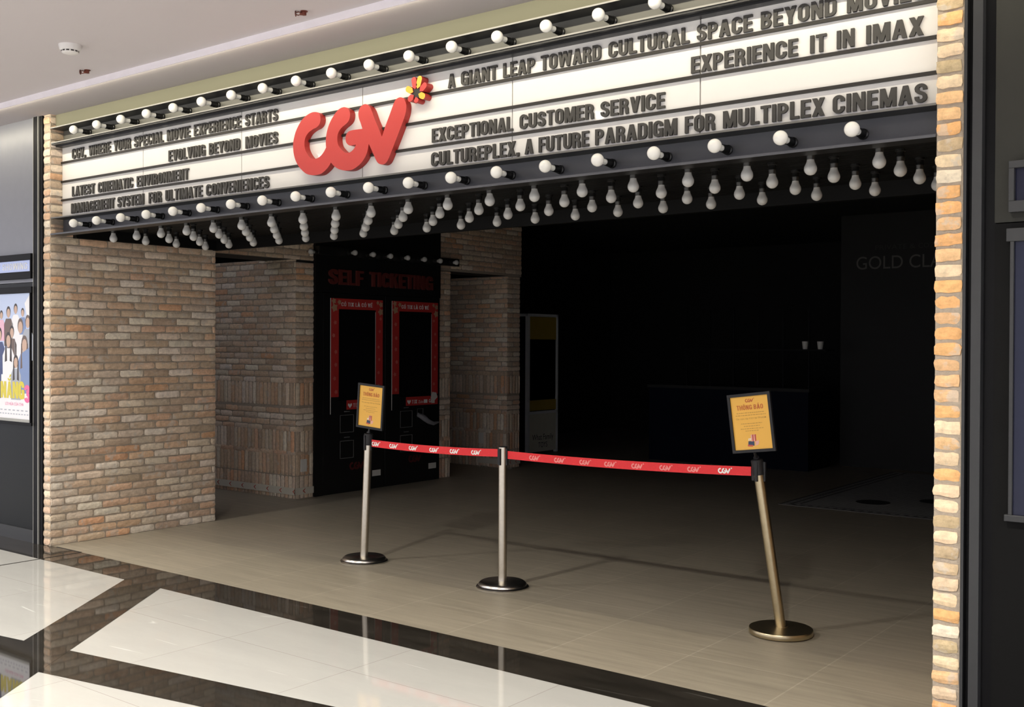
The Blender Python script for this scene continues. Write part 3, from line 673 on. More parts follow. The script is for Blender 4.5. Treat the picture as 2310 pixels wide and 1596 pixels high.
# ------------------------------------------------------------------ light bulbs
ORD = 'first second third fourth fifth sixth seventh eighth ninth tenth eleventh twelfth thirteenth fourteenth fifteenth sixteenth seventeenth eighteenth nineteenth twentieth'.split()
def bulb_proto(dim):
    t = thing('light_bulb', 'x', 'light bulb')
    Q = .056 if dim else .068
    mb = MB(); mb.lathe([(.0235, 0), (.0235, -.010), (.0185, -.013), (.0185, -.030), (.0198, -.032), (.0198, -.038), (.0185, -.040), (.0185, -Q + .004), (.0165, -Q), (.0, -Q)], 18)
    mb.build('socket', M['socket'], t, smooth=True)
    pr = [(.0, -.068), (.0148, -.068), (.0144, -.090), (.0148, -.102)] + [(.0322 * math.sin(R(a)), -.1355 + .0322 * math.cos(R(a))) for a in (32, 45, 60, 75, 90, 105, 120, 135, 150, 165)] + [(.0, -.1677)]
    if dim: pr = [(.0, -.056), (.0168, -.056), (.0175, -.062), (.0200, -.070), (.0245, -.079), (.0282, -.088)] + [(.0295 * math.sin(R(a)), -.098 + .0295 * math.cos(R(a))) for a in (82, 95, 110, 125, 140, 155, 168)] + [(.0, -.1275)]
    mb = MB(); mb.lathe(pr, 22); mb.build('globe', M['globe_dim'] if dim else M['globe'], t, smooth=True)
    return t
def copy_tree(o):
    c = o.copy(); COL.objects.link(c)
    for ch in o.children:
        d = ch.copy(); COL.objects.link(d); d.parent = c
    return c
used = {}
def place_bulb(dim, loc, rot, label, group):
    if dim not in used: o = used[dim] = bulb_proto(dim)
    else: o = copy_tree(used[dim])
    o.location = loc; o.rotation_euler = rot; o['label'] = label; o['group'] = group
BX0, BDX = -7.575, 0.3138
for k in range(20):
    x = BX0 + BDX * k
    place_bulb(0, (x, 4.519, 3.1985), (R(-90), 0, 0), 'white globe bulb above the marquee panels, %s from the left' % ORD[k], 'globe bulbs above the marquee panels')
for k in range(20):
    x = BX0 + BDX * k
    place_bulb(0, (x, 4.517, 2.4935), (R(-90), 0, 0), 'white globe bulb below the marquee panels, %s from the left' % ORD[k], 'globe bulbs below the marquee panels')
ROWN = ['front', 'second', 'third', 'back']
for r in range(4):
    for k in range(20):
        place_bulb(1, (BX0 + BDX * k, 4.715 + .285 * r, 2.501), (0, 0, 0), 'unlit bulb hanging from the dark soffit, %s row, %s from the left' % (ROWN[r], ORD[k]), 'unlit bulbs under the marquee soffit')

# ------------------------------------------------------------------ barrier stanchions
def tilted(o, base, dx, dy): pass
def stanchion(base, top, style, label, cap):
    bx, by = base
    t = thing('barrier_post', label, 'stanchion', (bx, by, 0))
    mb = MB()
    if style == 'steel':
        mb.lathe([(.0, .0), (.172, .0), (.174, .008), (.168, .014), (.160, .018), (.157, .028), (.148, .036), (.140, .040), (.0, .043)], 48, at=(bx, by, 0)); bm_ = M['chrome']; z0 = .04
    else:
        mb.lathe([(.0, .0), (.150, .0), (.152, .006), (.172, .007), (.174, .010), (.174, .032), (.171, .036), (.06, .043), (.0, .044)], 48, at=(bx, by, 0)); bm_ = M['brass']; z0 = .04
    child(mb, 'base', bm_, t, smooth=True)
    p0 = V3((bx, by, z0)); p1 = V3(top)
    mb = MB(); mb.tube([p0 + (p1 - p0) * f for f in (0, .5, .93)], .0285, 24); child(mb, 'post', M['steel'] if style == 'steel' else M['brass'], t, smooth=True)
    d = (p1 - p0).normalized()
    if style != 'steel':
        mb = MB(); mb.tube([p0 - d * .004, p0 + d * .004], .037, 24); child(mb, 'collar', M['brass'], t, smooth=True)
    mb = MB(); c0 = p1 - d * .085
    if cap:
        mb.tube([c0, p1 - d * .004, p1], [.0335, .0335, .030], 24)
    else:
        mb.tube([p1 - d * .004, p1], .029, 24)
    for a in (0, 90, 180, 270):
        q = V3((math.cos(R(a)) * .033, math.sin(R(a)) * .033, 0)); w = .007
        mb.box(*(lambda c: (c.x - w, c.x + w, c.y - w, c.y + w))(c0 + q), c0.z - .035, p1.z - .012)
    child(mb, 'belt_head', M['cap'], t, smooth=True)
    if not cap:
        mb = MB(); mb.tube([c0 - d * .0, p1 - d * .004], .0287, 24); child(mb, 'steel_sleeve', M['steel'], t, smooth=True)
    return t, p1
stL, tL = stanchion((-5.650, 5.545), (-5.622, 5.560, .937), 'steel', 'steel barrier post on a stepped round base, nearest the ticket machines', True)
stM, tM = stanchion((-4.345, 5.526), (-4.345, 5.526, .923), 'steel', 'plain steel barrier post without a sign, between the two belts', False)
stR, tR = stanchion((-2.435, 5.585), (-2.545, 5.500, .966), 'brass', 'tarnished leaning barrier post on a flat disc base', True)

def belt(p, q, sag, label, logos, pink, zc):
    n = 24; p, q = V3(p), V3(q); o = thing('barrier_belt', label, 'belt', tuple((p + q) / 2))
    pts = []
    for i in range(n + 1):
        t = i / n; c = p + (q - p) * t; c.z -= sag * 4 * t * (1 - t); pts.append(c)
    H = 0.0255; nrm = V3((q.y - p.y, -(q.x - p.x), 0)).normalized()
    if nrm.y > 0: nrm = -nrm
    mb = MB(); vs = []; fs = []
    for c in pts: vs += [c + Z * H + nrm * .0009, c - Z * H + nrm * .0009, c + Z * H - nrm * .0009, c - Z * H - nrm * .0009]
    for i in range(n):
        a_, b_ = 4 * i, 4 * i + 4; fs += [(a_, a_ + 1, b_ + 1, b_), (a_ + 2, b_ + 2, b_ + 3, a_ + 3), (a_, b_, b_ + 2, a_ + 2), (a_ + 1, a_ + 3, b_ + 3, b_ + 1)]
    fs += [(0, 2, 3, 1), (4 * n, 4 * n + 1, 4 * n + 3, 4 * n + 2)]
    mb.add(vs, fs); web = child(mb, 'webbing', M['belt'], o)
    U = (q - p); U.z = 0; U.normalize()
    for k, x in enumerate(logos):
        t = (x - p.x) / (q.x - p.x); c = p + (q - p) * t; c.z -= sag * 4 * t * (1 - t)
        sl = ((q.z - p.z) - sag * 4 * (1 - 2 * t)) / (q - p).length; UU = (U + Z * sl).normalized(); VV = nrm.cross(UU); VV = VV if VV.z > 0 else -VV
        mb = MB(); small_logo(mb, (c - VV * .003, UU, VV, nrm), .031, .0015); sub(mb, 'printed_logo', M['pink_print'] if k in pink else M['white_print'], web, o, recalc=False)
    return o
belt((tL.x + .034, tL.y - .004, .869), (tM.x - .034, tM.y, .879), .012, 'red barrier belt with white printed logos, left of the plain post', [-5.545, -5.363, -5.168, -4.968, -4.777, -4.582], (), 0)
belt((tM.x + .034, tM.y, .871), (tR.x - .036, tR.y + .006, .897), .013, 'longer red barrier belt with logos turned pink by painted glare, right of the plain post', [-4.089, -3.891, -3.697, -3.513, -3.319, -3.126, -2.941, -2.745], (0, 1, 2, 3, 4, 5, 6), 0)

def notice(c, w, h, roll, yaw, foot, label):
    """c = centre of the framed sheet, roll = lean in its own plane"""
    o = thing('notice_frame', label, 'notice sign', tuple(foot))
    U0 = V3((math.cos(yaw), math.sin(yaw), 0)); N = V3((math.sin(yaw), -math.cos(yaw), 0))
    U = U0 * math.cos(roll) + Z * math.sin(roll); V = -U0 * math.sin(roll) + Z * math.cos(roll)
    fr_ = (V3(c), U, V, N); b = .016
    mb = MB()
    for (a0, a1, b0, b1) in ((-w / 2, w / 2, h / 2 - b, h / 2), (-w / 2, w / 2, -h / 2, -h / 2 + b), (-w / 2, -w / 2 + b, -h / 2 + b, h / 2 - b), (w / 2 - b, w / 2, -h / 2 + b, h / 2 - b)):
        mb.prism([(a0, b0), (a1, b0), (a1, b1), (a0, b1)], fr_, -.008, .008)
    mb.prism([(-w / 2 + b, -h / 2 + b), (w / 2 - b, -h / 2 + b), (w / 2 - b, h / 2 - b), (-w / 2 + b, h / 2 - b)], fr_, -.008, -.002)
    child(mb, 'frame', M['cap'], o, bevel=.0015)
    iw, ih = w / 2 - b, h / 2 - b
    mb = MB(); mb.flat([(-iw, -ih), (iw, -ih), (iw, ih), (-iw, ih)], fr_, 0.0); sheet = child(mb, 'paper_sheet', M['poster_yellow'], o, recalc=False)
    def off(du, dv): return (V3(c) + U * du + V * dv, U, V, N)
    mb = MB(); small_logo(mb, off(0, ih - .024), .020, .0006)
    put_text(mb, 'THÔNG BÁO', off(-iw * .70, ih - .074), iw * 1.4, .026, .0003, .0009, bold=.85); sub(mb, 'headline', M['print_orange'], sheet, o)
    mb = MB()
    rng = random.Random(int(abs(c[0]) * 100))
    def greek(y, half, hh):
        x = -half
        while x < half:
            ww = rng.uniform(.006, .016); mb.flat([(x, y), (min(x + ww, half), y), (min(x + ww, half), y + hh), (x, y + hh)], fr_, .0006); x += ww + .0035
    for y, half in ((ih - .093, iw * .74), (ih - .106, iw * .80)): greek(y, half, .004)
    font_text(mb, 'Các cụm rạp CGV tại TP.HCM', off(0, ih - .126), .0125, .0006, width=iw * 1.6)
    for y, half in ((ih - .152, iw * .56), (ih - .166, iw * .42), (ih - .180, iw * .60), (ih - .192, iw * .36)): greek(y, half, .0035)
    sub(mb, 'small_print', M['print_brown'], sheet, o, recalc=False)
    mb = MB(); y0 = -ih + .022
    mb.cur = 0; mb.flat([(-.034, y0), (.004, y0 - .002), (.006, y0 + .024), (-.030, y0 + .024)], fr_, .0006)
    for k in range(4): mb.cur = 3; mb.flat([(-.030 + k * .009, y0 + .027), (-.025 + k * .009, y0 + .027), (-.021 + k * .009, y0 + .040), (-.026 + k * .009, y0 + .040)], fr_, .0006)
    for k in range(4): mb.cur = 1 if k % 2 else 2; mb.flat([(-.012 + k * .0075, y0 + .022), (-.0045 + k * .0075, y0 + .022), (-.003 + k * .0075, y0 + .060), (-.0135 + k * .0075, y0 + .058)], fr_, .0007)
    mb.cur = 2; mb.flat([(.010, y0 - .003), (.030, y0 + .004), (.036, y0 + .026), (.012, y0 + .022)], fr_, .0008)
    mb.cur = 1; mb.flat([(-.036, y0 - .004), (-.006, y0 - .007), (-.004, y0 + .002), (-.036, y0 + .006)], fr_, .0009)
    sub(mb, 'printed_picture', [M['print_navy'], M['print_red'], M['print_pink'], M['white_print']], sheet, o, recalc=False)
    mb = MB(); e = V3(c) - V * (h / 2) ; mb.tube([V3(foot), e], .008, 12); mb.tube([V3(foot) - (V3(foot) - e).normalized() * -.0, V3(foot) + (e - V3(foot)) * .3], .016, 16); child(mb, 'stem', M['cap'], o)
    return o
notice((-5.612, 5.57, 1.134), .268, .328, R(-4.0), R(0), (tL.x, tL.y, tL.z), 'black-framed amber notice on the post nearest the ticket machines')
notice((-2.560, 5.462, 1.170), .262, .325, R(7.3), R(-3), (tR.x, tR.y, tR.z), 'black-framed amber notice on the leaning right-hand post')

# ------------------------------------------------------------------ ticket machines
def kiosk(y0, y1, label, cards):
    o = thing('ticket_machine', label, 'ticket machine', (-8.43, (y0 + y1) / 2, 0), 'self-service ticket machines')
    mb = MB(); mb.box(-8.44, -8.402, y0, y1, 0.0, 2.12); child(mb, 'cabinet', M['kiosk_black'], o, bevel=.004)
    ya, yb, za, zb = y0 + .105, y1 - .035, .885, 2.07
    sy0, sy1, sz0, sz1 = ya + .112, yb - .110, .985, 1.957
    F = side(-8.402, 0, 0)
    mb = MB(); mb.prism([(sy0, sz0), (sy1, sz0), (sy1, sz1), (sy0, sz1)], F, 0, .003); child(mb, 'screen', M['screen'], o)
    mb = MB()
    for r_ in ((ya, yb, sz1, zb), (ya, sy0, za + .14, sz1), (sy1, yb, za + .12, sz1), (ya + .23, yb, za, sz0)):
        mb.prism([(r_[0], r_[2]), (r_[1], r_[2]), (r_[1], r_[3]), (r_[0], r_[3])], F, 0, .004)
    brd = child(mb, 'red_border', M['kiosk_red'], o)
    mb = MB(); rng = random.Random(int(y0 * 10))
    def blob(yc, zc, r, mi, n=5):
        mb.flat([(yc + r * (1 if i % 2 else .62) * math.cos(i * math.pi / n), zc + r * (1 if i % 2 else .62) * math.sin(i * math.pi / n)) for i in range(2 * n)], F, .0047, mi)
    for yc, zc, r in ((ya + .04, zb - .03, .035), (ya + .05, zb - .10, .05), (ya + .12, zb - .04, .03), (yb - .03, zb - .05, .035), (yb - .035, zb - .13, .045), (yb - .08, zb - .03, .025)): blob(yc, zc, r, 1)
    for k in range(6):
        zc = sz0 + .10 + k * .145 + rng.uniform(-.02, .02); blob((ya + sy0) / 2 + rng.uniform(-.02, .02), zc, .026, 0); blob((sy1 + yb) / 2 + rng.uniform(-.02, .02), zc + .05, .022, 0)
    sub(mb, 'flower_print', [M['kiosk_pink'], M['kiosk_tan']], brd, o, recalc=False)
    mb = MB(); put_text(mb, 'CÓ TIX LÀ CÓ VÉ', side(-8.3975, sy0 + .035, zb - .082), (sy1 - sy0) * .84, .042, 0, .0006, bold=.7)
    yy = ya + .275
    mb.flat([(yy - .03, za + .045), (yy, za + .015), (yy + .03, za + .045), (yy + .028, za + .062), (yy + .012, za + .066), (yy, za + .052), (yy - .012, za + .066), (yy - .028, za + .062)], F, .0047)
    put_text(mb, 'TIX', side(-8.3975, yy + .045, za + .022), .09, .042, 0, .0006, bold=.6)
    font_text(mb, 'Zalo', side(-8.3975, yy + .20, za + .024), .045, .0006, width=.085)
    mb.prism([(yy + .25, za + .022), (yy + .31, za + .022), (yy + .31, za + .062), (yy + .25, za + .062)], F, .004, .0046)
    small_logo(mb, side(-8.3975, yy + .385, za + .043), .04, .0006)
    sub(mb, 'slogan', M['white_print'], brd, o)
    mb = MB(); mb.box(-8.4025, -8.398, ya - .006, ya, za - .04, zb); sub(mb, 'pale_edge', M['white_plastic'], brd, o)
    mb = MB(); mb.box(-8.4025, -8.398, sy1 - .006, sy1, sz0, sz1 - .02); sub(mb, 'pale_edge', M['white_plastic'], brd, o)
    for zc in (.735, .46):
        yc = ya + .235; h_ = .095; wv = .10; t_ = .006
        mb = MB()
        for r_ in ((-wv, wv, h_ - t_, h_), (-wv, wv, -h_, -h_ + t_), (-wv, -wv + t_, -h_, h_), (wv - t_, wv, -h_, h_)): mb.box(-8.4025, -8.399, yc + r_[0], yc + r_[1], zc + r_[2], zc + r_[3])
        child(mb, 'slot_outline', M['kiosk_line'], o)
        mb = MB(); mb.box(-8.4025, -8.400, yc - .04, yc + .04, zc + h_ + .03, zc + h_ + .04); child(mb, 'slot_caption', M['kiosk_line'], o)
    if cards:
        mb = MB(); c0 = (yb - .30, .745)
        for r_ in ((-.05, .05, .045, .05), (-.05, .05, -.05, -.045), (-.05, -.045, -.05, .05), (.045, .05, -.05, .05)): mb.box(-8.4025, -8.399, c0[0] + r_[0], c0[0] + r_[1], c0[1] + .05 + r_[2], c0[1] + .05 + r_[3])
        child(mb, 'card_reader', M['kiosk_line'], o)
        mb = MB(); mb.tube([(-8.395, yb - .35, .78), (-8.375, yb - .27, .74), (-8.36, yb - .20, .69), (-8.355, yb - .12, .665), (-8.36, yb - .03, .675)], [.02, .035, .028, .022, .012], 10); child(mb, 'receipt_tray', M['plush'], o, smooth=True)
        mb = MB(); mb.flat([(yb - .13, .955), (yb - .06, .93), (yb - .01, .965), (yb - .03, 1.02), (yb - .10, 1.03)], F, .0075); mb.flat([(yb - .12, .90), (yb - .06, .90), (yb - .06, .96), (yb - .12, .96)], F, .009); child(mb, 'sticker', M['white_plastic'], o, recalc=False)
    mb = MB(); small_logo(mb, side(-8.402, (y0 + y1) / 2 + .03, .275), .085, .001); child(mb, 'dim_logo', M['kiosk_dimred'], o, recalc=False)
    mb = MB(); mb.box(-8.4025, -8.400, y1 - .19, y1 - .06, .135, .20); st = child(mb, 'rating_label', M['white_plastic'], o)
    return o
kiosk(7.645, 8.555, 'black ticket machine with a red-bordered screen, partly behind the left notice', False)
kiosk(8.565, 9.472, 'black ticket machine with a red-bordered screen, beside the slim inner brick pier', True)
o = thing('sign_fascia', 'black header board with dull red SELF TICKETING letters', 'header sign', (-8.40, 8.5, 2.12))
mb = MB(); mb.box(-8.44, -8.40, 7.535, 9.482, 2.125, 3.25); board = child(mb, 'board', M['kiosk_black'], o)
for w_, y_, l_ in (('SELF', 7.71, .50), ('TICKETING', 8.31, 1.02)):
    mb = MB(); put_text(mb, w_, side(-8.40, y_, 2.215), l_, .16, 0, .022); sub(mb, 'lettering', M['kiosk_letter'], board, o)
mb = MB(); mb.box(-8.44, -8.40, 7.535, 7.64, 0.0, 2.12); child(mb, 'jamb', M['kiosk_black'], o)
mb = MB(); mb.box(-8.399, -8.34, 7.535, 9.75, 2.515, 2.60); child(mb, 'bulb_rail', M['kiosk_black'], o)
for k, yy in enumerate((7.945, 8.215, 8.48, 8.755, 9.03, 9.30, 9.585)):
    place_bulb(1, (-8.34, yy, 2.55), (0, R(-90), 0), 'dim bulb on the header above the ticket machines, %s from the left of seven' % ORD[k], 'dim bulbs above the ticket machines')
place_bulb(1, (-8.36, 7.535, 2.532), (R(-90), 0, 0), 'dim bulb facing the mall at the left corner of the ticket header', 'dim bulbs above the ticket machines')

# small things on the inner piers
o = thing('floor_tape', 'white tape with red arrows around the foot of the left brick pier', 'tape', (-8.42, 7.27, .05))
mb = MB(); mb.box(-10.35, -8.402, 7.268, 7.272, .045, .115); mb.box(-8.406, -8.402, 7.268, 7.52, .045, .115); strip = child(mb, 'strip', M['tape'], o)
mb = MB()
for k in range(9):
    xx = -10.05 + k * .205; c0 = (V3((xx, 7.268, .08)), X, Z, -Y)
    mb.flat([(-.03, 0), (0, .022), (.012, .022), (-.014, 0), (.012, -.022), (0, -.022)], c0, .0008)
for k, yy in enumerate((7.40,)):
    c0 = side(-8.402, yy, .08); mb.flat([(-.03, 0), (0, .022), (.012, .022), (-.014, 0), (.012, -.022), (0, -.022)], c0, .0008)
sub(mb, 'printed_arrows', M['tape_red'], strip, o, recalc=False)
mb = MB(); mb.box(-8.411, -8.398, 7.345, 7.425, .275, .405); o = mb.build('socket_plate', M['white_plastic'], bevel=.003); tag(o, 'white socket plate on the brick pier left of the ticket machines', 'socket plate')
mb = MB(); mb.box(-8.88, -8.80, 10.775, 10.79, .30, .44); o = mb.build('socket_plate', M['white_plastic'], bevel=.003); tag(o, 'white socket plate on the far passage wall behind the belts', 'socket plate')
o = thing('floor_tape', 'pale tape with red arrows at the foot of the far passage pier', 'tape', (-8.43, 10.9, .05))
mb = MB(); mb.box(-8.415, -8.411, 10.79, 11.06, .045, .115); mb.box(-8.9, -8.411, 10.785, 10.789, .045, .115); strip = child(mb, 'strip', M['tape'], o)
mb = MB()
for yy in (10.86, 10.98): mb.flat([(-.03, 0), (0, .022), (.012, .022), (-.014, 0), (.012, -.022), (0, -.022)], side(-8.411, yy, .08), .0008)
sub(mb, 'printed_arrows', M['tape_red'], strip, o, recalc=False)
for nm, xx, yy, a_, lab in (('paper_scrap', -8.75, 10.70, 20, 'crumpled white scrap on the floor under the left belt'), ('paper_scrap', -8.33, 10.72, -35, 'white scrap on the floor just right of the plain post')):
    mb = MB(); ca, sa = math.cos(R(a_)), math.sin(R(a_)); pts = []
    for i in range(8):
        for j in range(4): u, v = (i / 7 - .5) * .12, (j / 3 - .5) * .05; pts.append((xx + u * ca - v * sa, yy + u * sa + v * ca, .004 + .02 * abs(math.sin(i * 1.7 + j))))
    mb.add(pts, [(i * 4 + j, i * 4 + j + 1, i * 4 + j + 5, i * 4 + j + 4) for i in range(7) for j in range(3)]); tag(mb.build(nm, M['white_plastic'], smooth=True), lab, 'paper scrap')

# claw machine in the dark lobby
o = thing('claw_machine', 'tall white-framed claw machine cabinet in the dark lobby', 'claw machine', (-9.45, 12.68, 0))
x1, x0, y0, y1 = -9.2, -9.78, 12.27, 13.02
mb = MB()
for xx, yy in ((x0, y0), (x1 - .05, y0), (x0, y1 - .05), (x1 - .05, y1 - .05)): mb.box(xx, xx + .05, yy, yy + .05, 0.0, 2.03)
mb.box(x0, x1, y0, y1, 1.99, 2.03); mb.box(x1 - .03, x1, y0, y1, .58, .62); child(mb, 'frame', M['cab_white'], o, bevel=.004)
mb = MB(); mb.box(x0 + .05, x1 - .05, y0 + .005, y0 + .02, .0, 1.99); child(mb, 'side_panel', M['navy'], o)
mb = MB(); mb.box(x1 - .02, x1 - .004, y0 + .05, y1 - .05, .03, .58); lower = child(mb, 'lower_panel', M['cab_cream'], o)
mb = MB(); font_text(mb, 'What Family', side(x1 - .004, (y0 + y1) / 2, .20), .12, .001, width=.52); font_text(mb, 'TOYS', side(x1 - .004, (y0 + y1) / 2, .09), .11, .001, width=.22); sub(mb, 'lettering', M['cab_ink'], lower, o, recalc=False)
mb = MB(); mb.box(x1 - .02, x1 - .003, y0 + .05, y1 - .05, .63, .78); child(mb, 'yellow_strip', M['cab_yellow'], o)
mb = MB(); mb.box(x0 + .03, x1 - .02, y0 + .05, y1 - .05, .60, .63); mb.box(x0 + .01, x0 + .03, y0 + .05, y1 - .05, .6, 1.99); child(mb, 'inner_box', M['lobby_dark'], o)
mb = MB(); mb.box(x1 - .02, x1 - .004, y0 + .05, y1 - .05, 1.66, 1.985); child(mb, 'upper_panel', M['cab_yellow'], o)
mb = MB(); mb.box(x1 - .016, x1 - .010, y0 + .05, y1 - .05, .78, 1.66); child(mb, 'glass_pane', M['glass'], o)
mb = MB(); yc = 12.68; mb.tube([(-9.45, yc, 1.98), (-9.45, yc, 1.5)], .008, 8); mb.lathe([(.0, 1.5), (.03, 1.5), (.03, 1.42), (.0, 1.42)], 12, at=(-9.45, yc, 0))
for a_ in (0, 120, 240):
    u, v = math.cos(R(a_)), math.sin(R(a_)); mb.tube([(-9.45 + u * .02, yc + v * .02, 1.43), (-9.45 + u * .08, yc + v * .08, 1.38), (-9.45 + u * .06, yc + v * .06, 1.30)], .006, 6)
child(mb, 'claw', M['chrome'], o, smooth=True)
def ball(mb, c, r, sq=(1, 1, 1)):
    n, m_ = 12, 8; vs = []; fs = []
    for j in range(m_ + 1):
        for i in range(n):
            th, ph = math.pi * j / m_, 2 * math.pi * i / n; vs.append((c[0] + r * sq[0] * math.sin(th) * math.cos(ph), c[1] + r * sq[1] * math.sin(th) * math.sin(ph), c[2] + r * sq[2] * math.cos(th)))
    for j in range(m_):
        for i in range(n): fs.append((j * n + i, j * n + (i + 1) % n, (j + 1) * n + (i + 1) % n, (j + 1) * n + i))
    mb.add(vs, fs)
for c, r, m_, lab in (((-9.40, 12.52, .74), .12, 'plush', 'grey plush toy heaped behind the claw machine window'), ((-9.34, 12.79, .735), .105, 'plush_red', 'dark red plush toy at the claw machine window')):
    mb = MB(); ball(mb, c, r, (1, 1.1, .9)); ball(mb, (c[0] + .02, c[1] + .02, c[2] + r * 1.0), r * .55); ball(mb, (c[0] + .02, c[1] - r * .5, c[2] + r * 1.45), r * .2); ball(mb, (c[0] + .02, c[1] + r * .55, c[2] + r * 1.45), r * .2)
    tag(mb.build('plush_toy', M[m_], smooth=True), lab, 'plush toy')

# things just visible in the dark
o = thing('gold_class_sign', 'dim lettering GOLD CLASS high on the dark lobby wall', 'sign lettering', (-4.0, 13.89, 2.6))
mb = MB(); font_text(mb, 'GOLD CLASS', front(-5.05, 13.895, 2.585), .24, .01, width=1.28, align='LEFT'); child(mb, 'large_letters', M['gold'], o, recalc=False)
for w_, x_, l_ in (('PRIVATE', -4.80, .40), ('&', -4.36, .07), ('COZY', -4.25, .25)):
    mb = MB(); font_text(mb, w_, front(x_, 13.895, 2.83), .09, .01, width=l_, align='LEFT'); child(mb, 'small_letters', M['gold_dim'], o, recalc=False)
solid('wall_gold_panel', M['lobby_dark'], [(-5.2, -2.0, 13.86, 13.9, 1.25, 2.25)], 'slightly paler panel under the dim lettering')
o = thing('concession_counter', 'dark navy concession counter deep in the lobby', 'counter', (-6.2, 13.2, 0))
mb = MB(); mb.box(-7.6, -5.3, 12.95, 13.7, 0.0, 1.0); child(mb, 'body', M['navy'], o)
mb = MB(); mb.box(-7.62, -5.28, 12.92, 13.7, 1.0, 1.04); child(mb, 'top', M['lobby_dark'], o)
mb = MB()
for k in range(6): xx = -7.05 + k * .345; mb.box(xx, xx + .012, 13.0, 13.012, 1.04, 2.1)
mb.box(-7.05, -5.1, 13.0, 13.3, 1.52, 1.54); child(mb, 'display_uprights', M['frame_dark'], o)
for k, (xx, lab) in enumerate(((-5.40, 'small pale cup on the dark display shelf, left of two'), (-5.20, 'small pale cup on the dark display shelf, right of two'))):
    mb = MB(); mb.lathe([(.0, 1.541), (.030, 1.541), (.042, 1.64), (.038, 1.64), (.028, 1.55), (.0, 1.55)], 16, at=(xx, 13.08, 0)); tag(mb.build('paper_cup', M['white_plastic'], smooth=True), lab, 'cup')
mb = MB(); mb.box(-4.45, 0.5, 10.12, 13.6, 0.0, .0012)
struct(mb.build('floor_inlay', M['mosaic']), 'pale mosaic panel inlaid in the lobby floor')
mb = MB(); k = 0
def chain(x0, y0, x1, y1):
    L = math.hypot(x1 - x0, y1 - y0); n = int(L / .085)
    for i in range(n):
        t = (i + .5) / n; cx, cy = x0 + (x1 - x0) * t, y0 + (y1 - y0) * t
        mb.add([(cx - .035, cy, .0022), (cx, cy - .03, .0022), (cx + .035, cy, .0022), (cx, cy + .03, .0022)], [(0, 1, 2, 3)])
for q in ((-4.36, 10.2, .5, 10.2), (-4.36, 10.2, -4.36, 13.5)): chain(*q)
for b_ in ((-4.45, .5, 10.12, 10.14), (-4.45, .5, 10.27, 10.285), (-4.45, -4.43, 10.12, 13.6), (-4.29, -4.275, 10.28, 13.6)): mb.box(b_[0], b_[1], b_[2], b_[3], .0012, .0022)
for cx, cy in ((-3.75, 10.85), (-3.25, 11.3), (-3.4, 12.2)): mb.lathe([(.17, .0013), (.17, .0024)], 24, at=(cx, cy, 0))
struct(mb.build('trim_8', M['mosaic_dark'], recalc=True), 'black chain border and discs of the lobby mosaic')

# ------------------------------------------------------------------ poster boxes on the facade
o = thing('sign_box', 'small blue lit box reading NOW SHOWING above the film poster', 'sign', (-8.6, 4.395, 2.2))
xr = -8.197
mb = MB()
for b_ in ((-9.02, xr, 2.247, 2.298), (-9.02, xr, 2.100, 2.157), (xr - .012, xr, 2.157, 2.247), (-9.02, -9.005, 2.157, 2.247)): mb.box(b_[0], b_[1], 4.378, 4.409, b_[2], b_[3])
child(mb, 'frame', M['frame_dark'], o, bevel=.002)
mb = MB(); mb.box(-9.005, xr - .012, 4.392, 4.408, 2.157, 2.247); gf = child(mb, 'glass_face', M['sign_blue'], o)
mb = MB(); put_text(mb, 'NOW SHOWING', front(-8.90, 4.392, 2.176), .63, .054, 0, .0015, bold=.7); sub(mb, 'lettering', M['sign_letter'], gf, o)
o_face = [None]
def poster_box(x0, x1, z0, z1, label, kindname, lit):
    o = thing(kindname, label, 'poster', ((x0 + x1) / 2, 4.395, z0))
    f = .028
    mb = MB()
    for b_ in ((x0 - f, x1 + f, z1, z1 + .05), (x0 - f, x1 + f, z0 - .025, z0), (x1, x1 + .014, z0, z1), (x0 - .014, x0, z0, z1)): mb.box(b_[0], b_[1], 4.378, 4.409, b_[2], b_[3])
    child(mb, 'frame', M['frame_dark'] if lit else M['frame_grey'], o, bevel=.002)
    if lit:
        mb = MB(); mb.box(x0, x1, 4.380, 4.39, z0, z0 + .022); child(mb, 'bottom_rail', M['edge_light'], o)
    mb = MB(); mb.box(x0, x1, 4.393, 4.409, z0, z1); o_face[0] = child(mb, 'lightbox_face' if lit else 'dark_glass', M['lb_sky'] if lit else M['glass_blue'], o)
    return o
po = poster_box(-8.905, -8.215, .955, 1.985, 'backlit film poster with a group of figures and yellow lettering', 'poster_lightbox', True)
pf_face = o_face[0]
PF = (V3((-8.215, 4.393, .955)), X, Z, -Y)
mb = MB()
def ell(cx, cz, rx, rz, mi, d, n=18): mb.flat([(cx + rx * math.cos(2 * math.pi * i / n), cz + rz * math.sin(2 * math.pi * i / n)) for i in range(n)], PF, d, mi)
def fig(cx, cz, s, body, hair, d, long=False):
    mb.flat([(cx - .085 * s, cz - .34 * s), (cx - .09 * s, cz - .12 * s), (cx - .05 * s, cz - .062 * s), (cx + .05 * s, cz - .062 * s), (cx + .09 * s, cz - .12 * s), (cx + .085 * s, cz - .34 * s)], PF, d, body)
    ell(cx, cz + .006 * s, .042 * s, .058 * s, hair, d + .0001)
    if long: mb.flat([(cx - .045 * s, cz + .01), (cx - .055 * s, cz - .17 * s), (cx - .02 * s, cz - .16 * s), (cx - .03 * s, cz)], PF, d + .0001, hair); mb.flat([(cx + .045 * s, cz + .01), (cx + .055 * s, cz - .17 * s), (cx + .02 * s, cz - .16 * s), (cx + .03 * s, cz)], PF, d + .0001, hair)
    ell(cx, cz - .008 * s, .033 * s, .047 * s, 2, d + .0002)
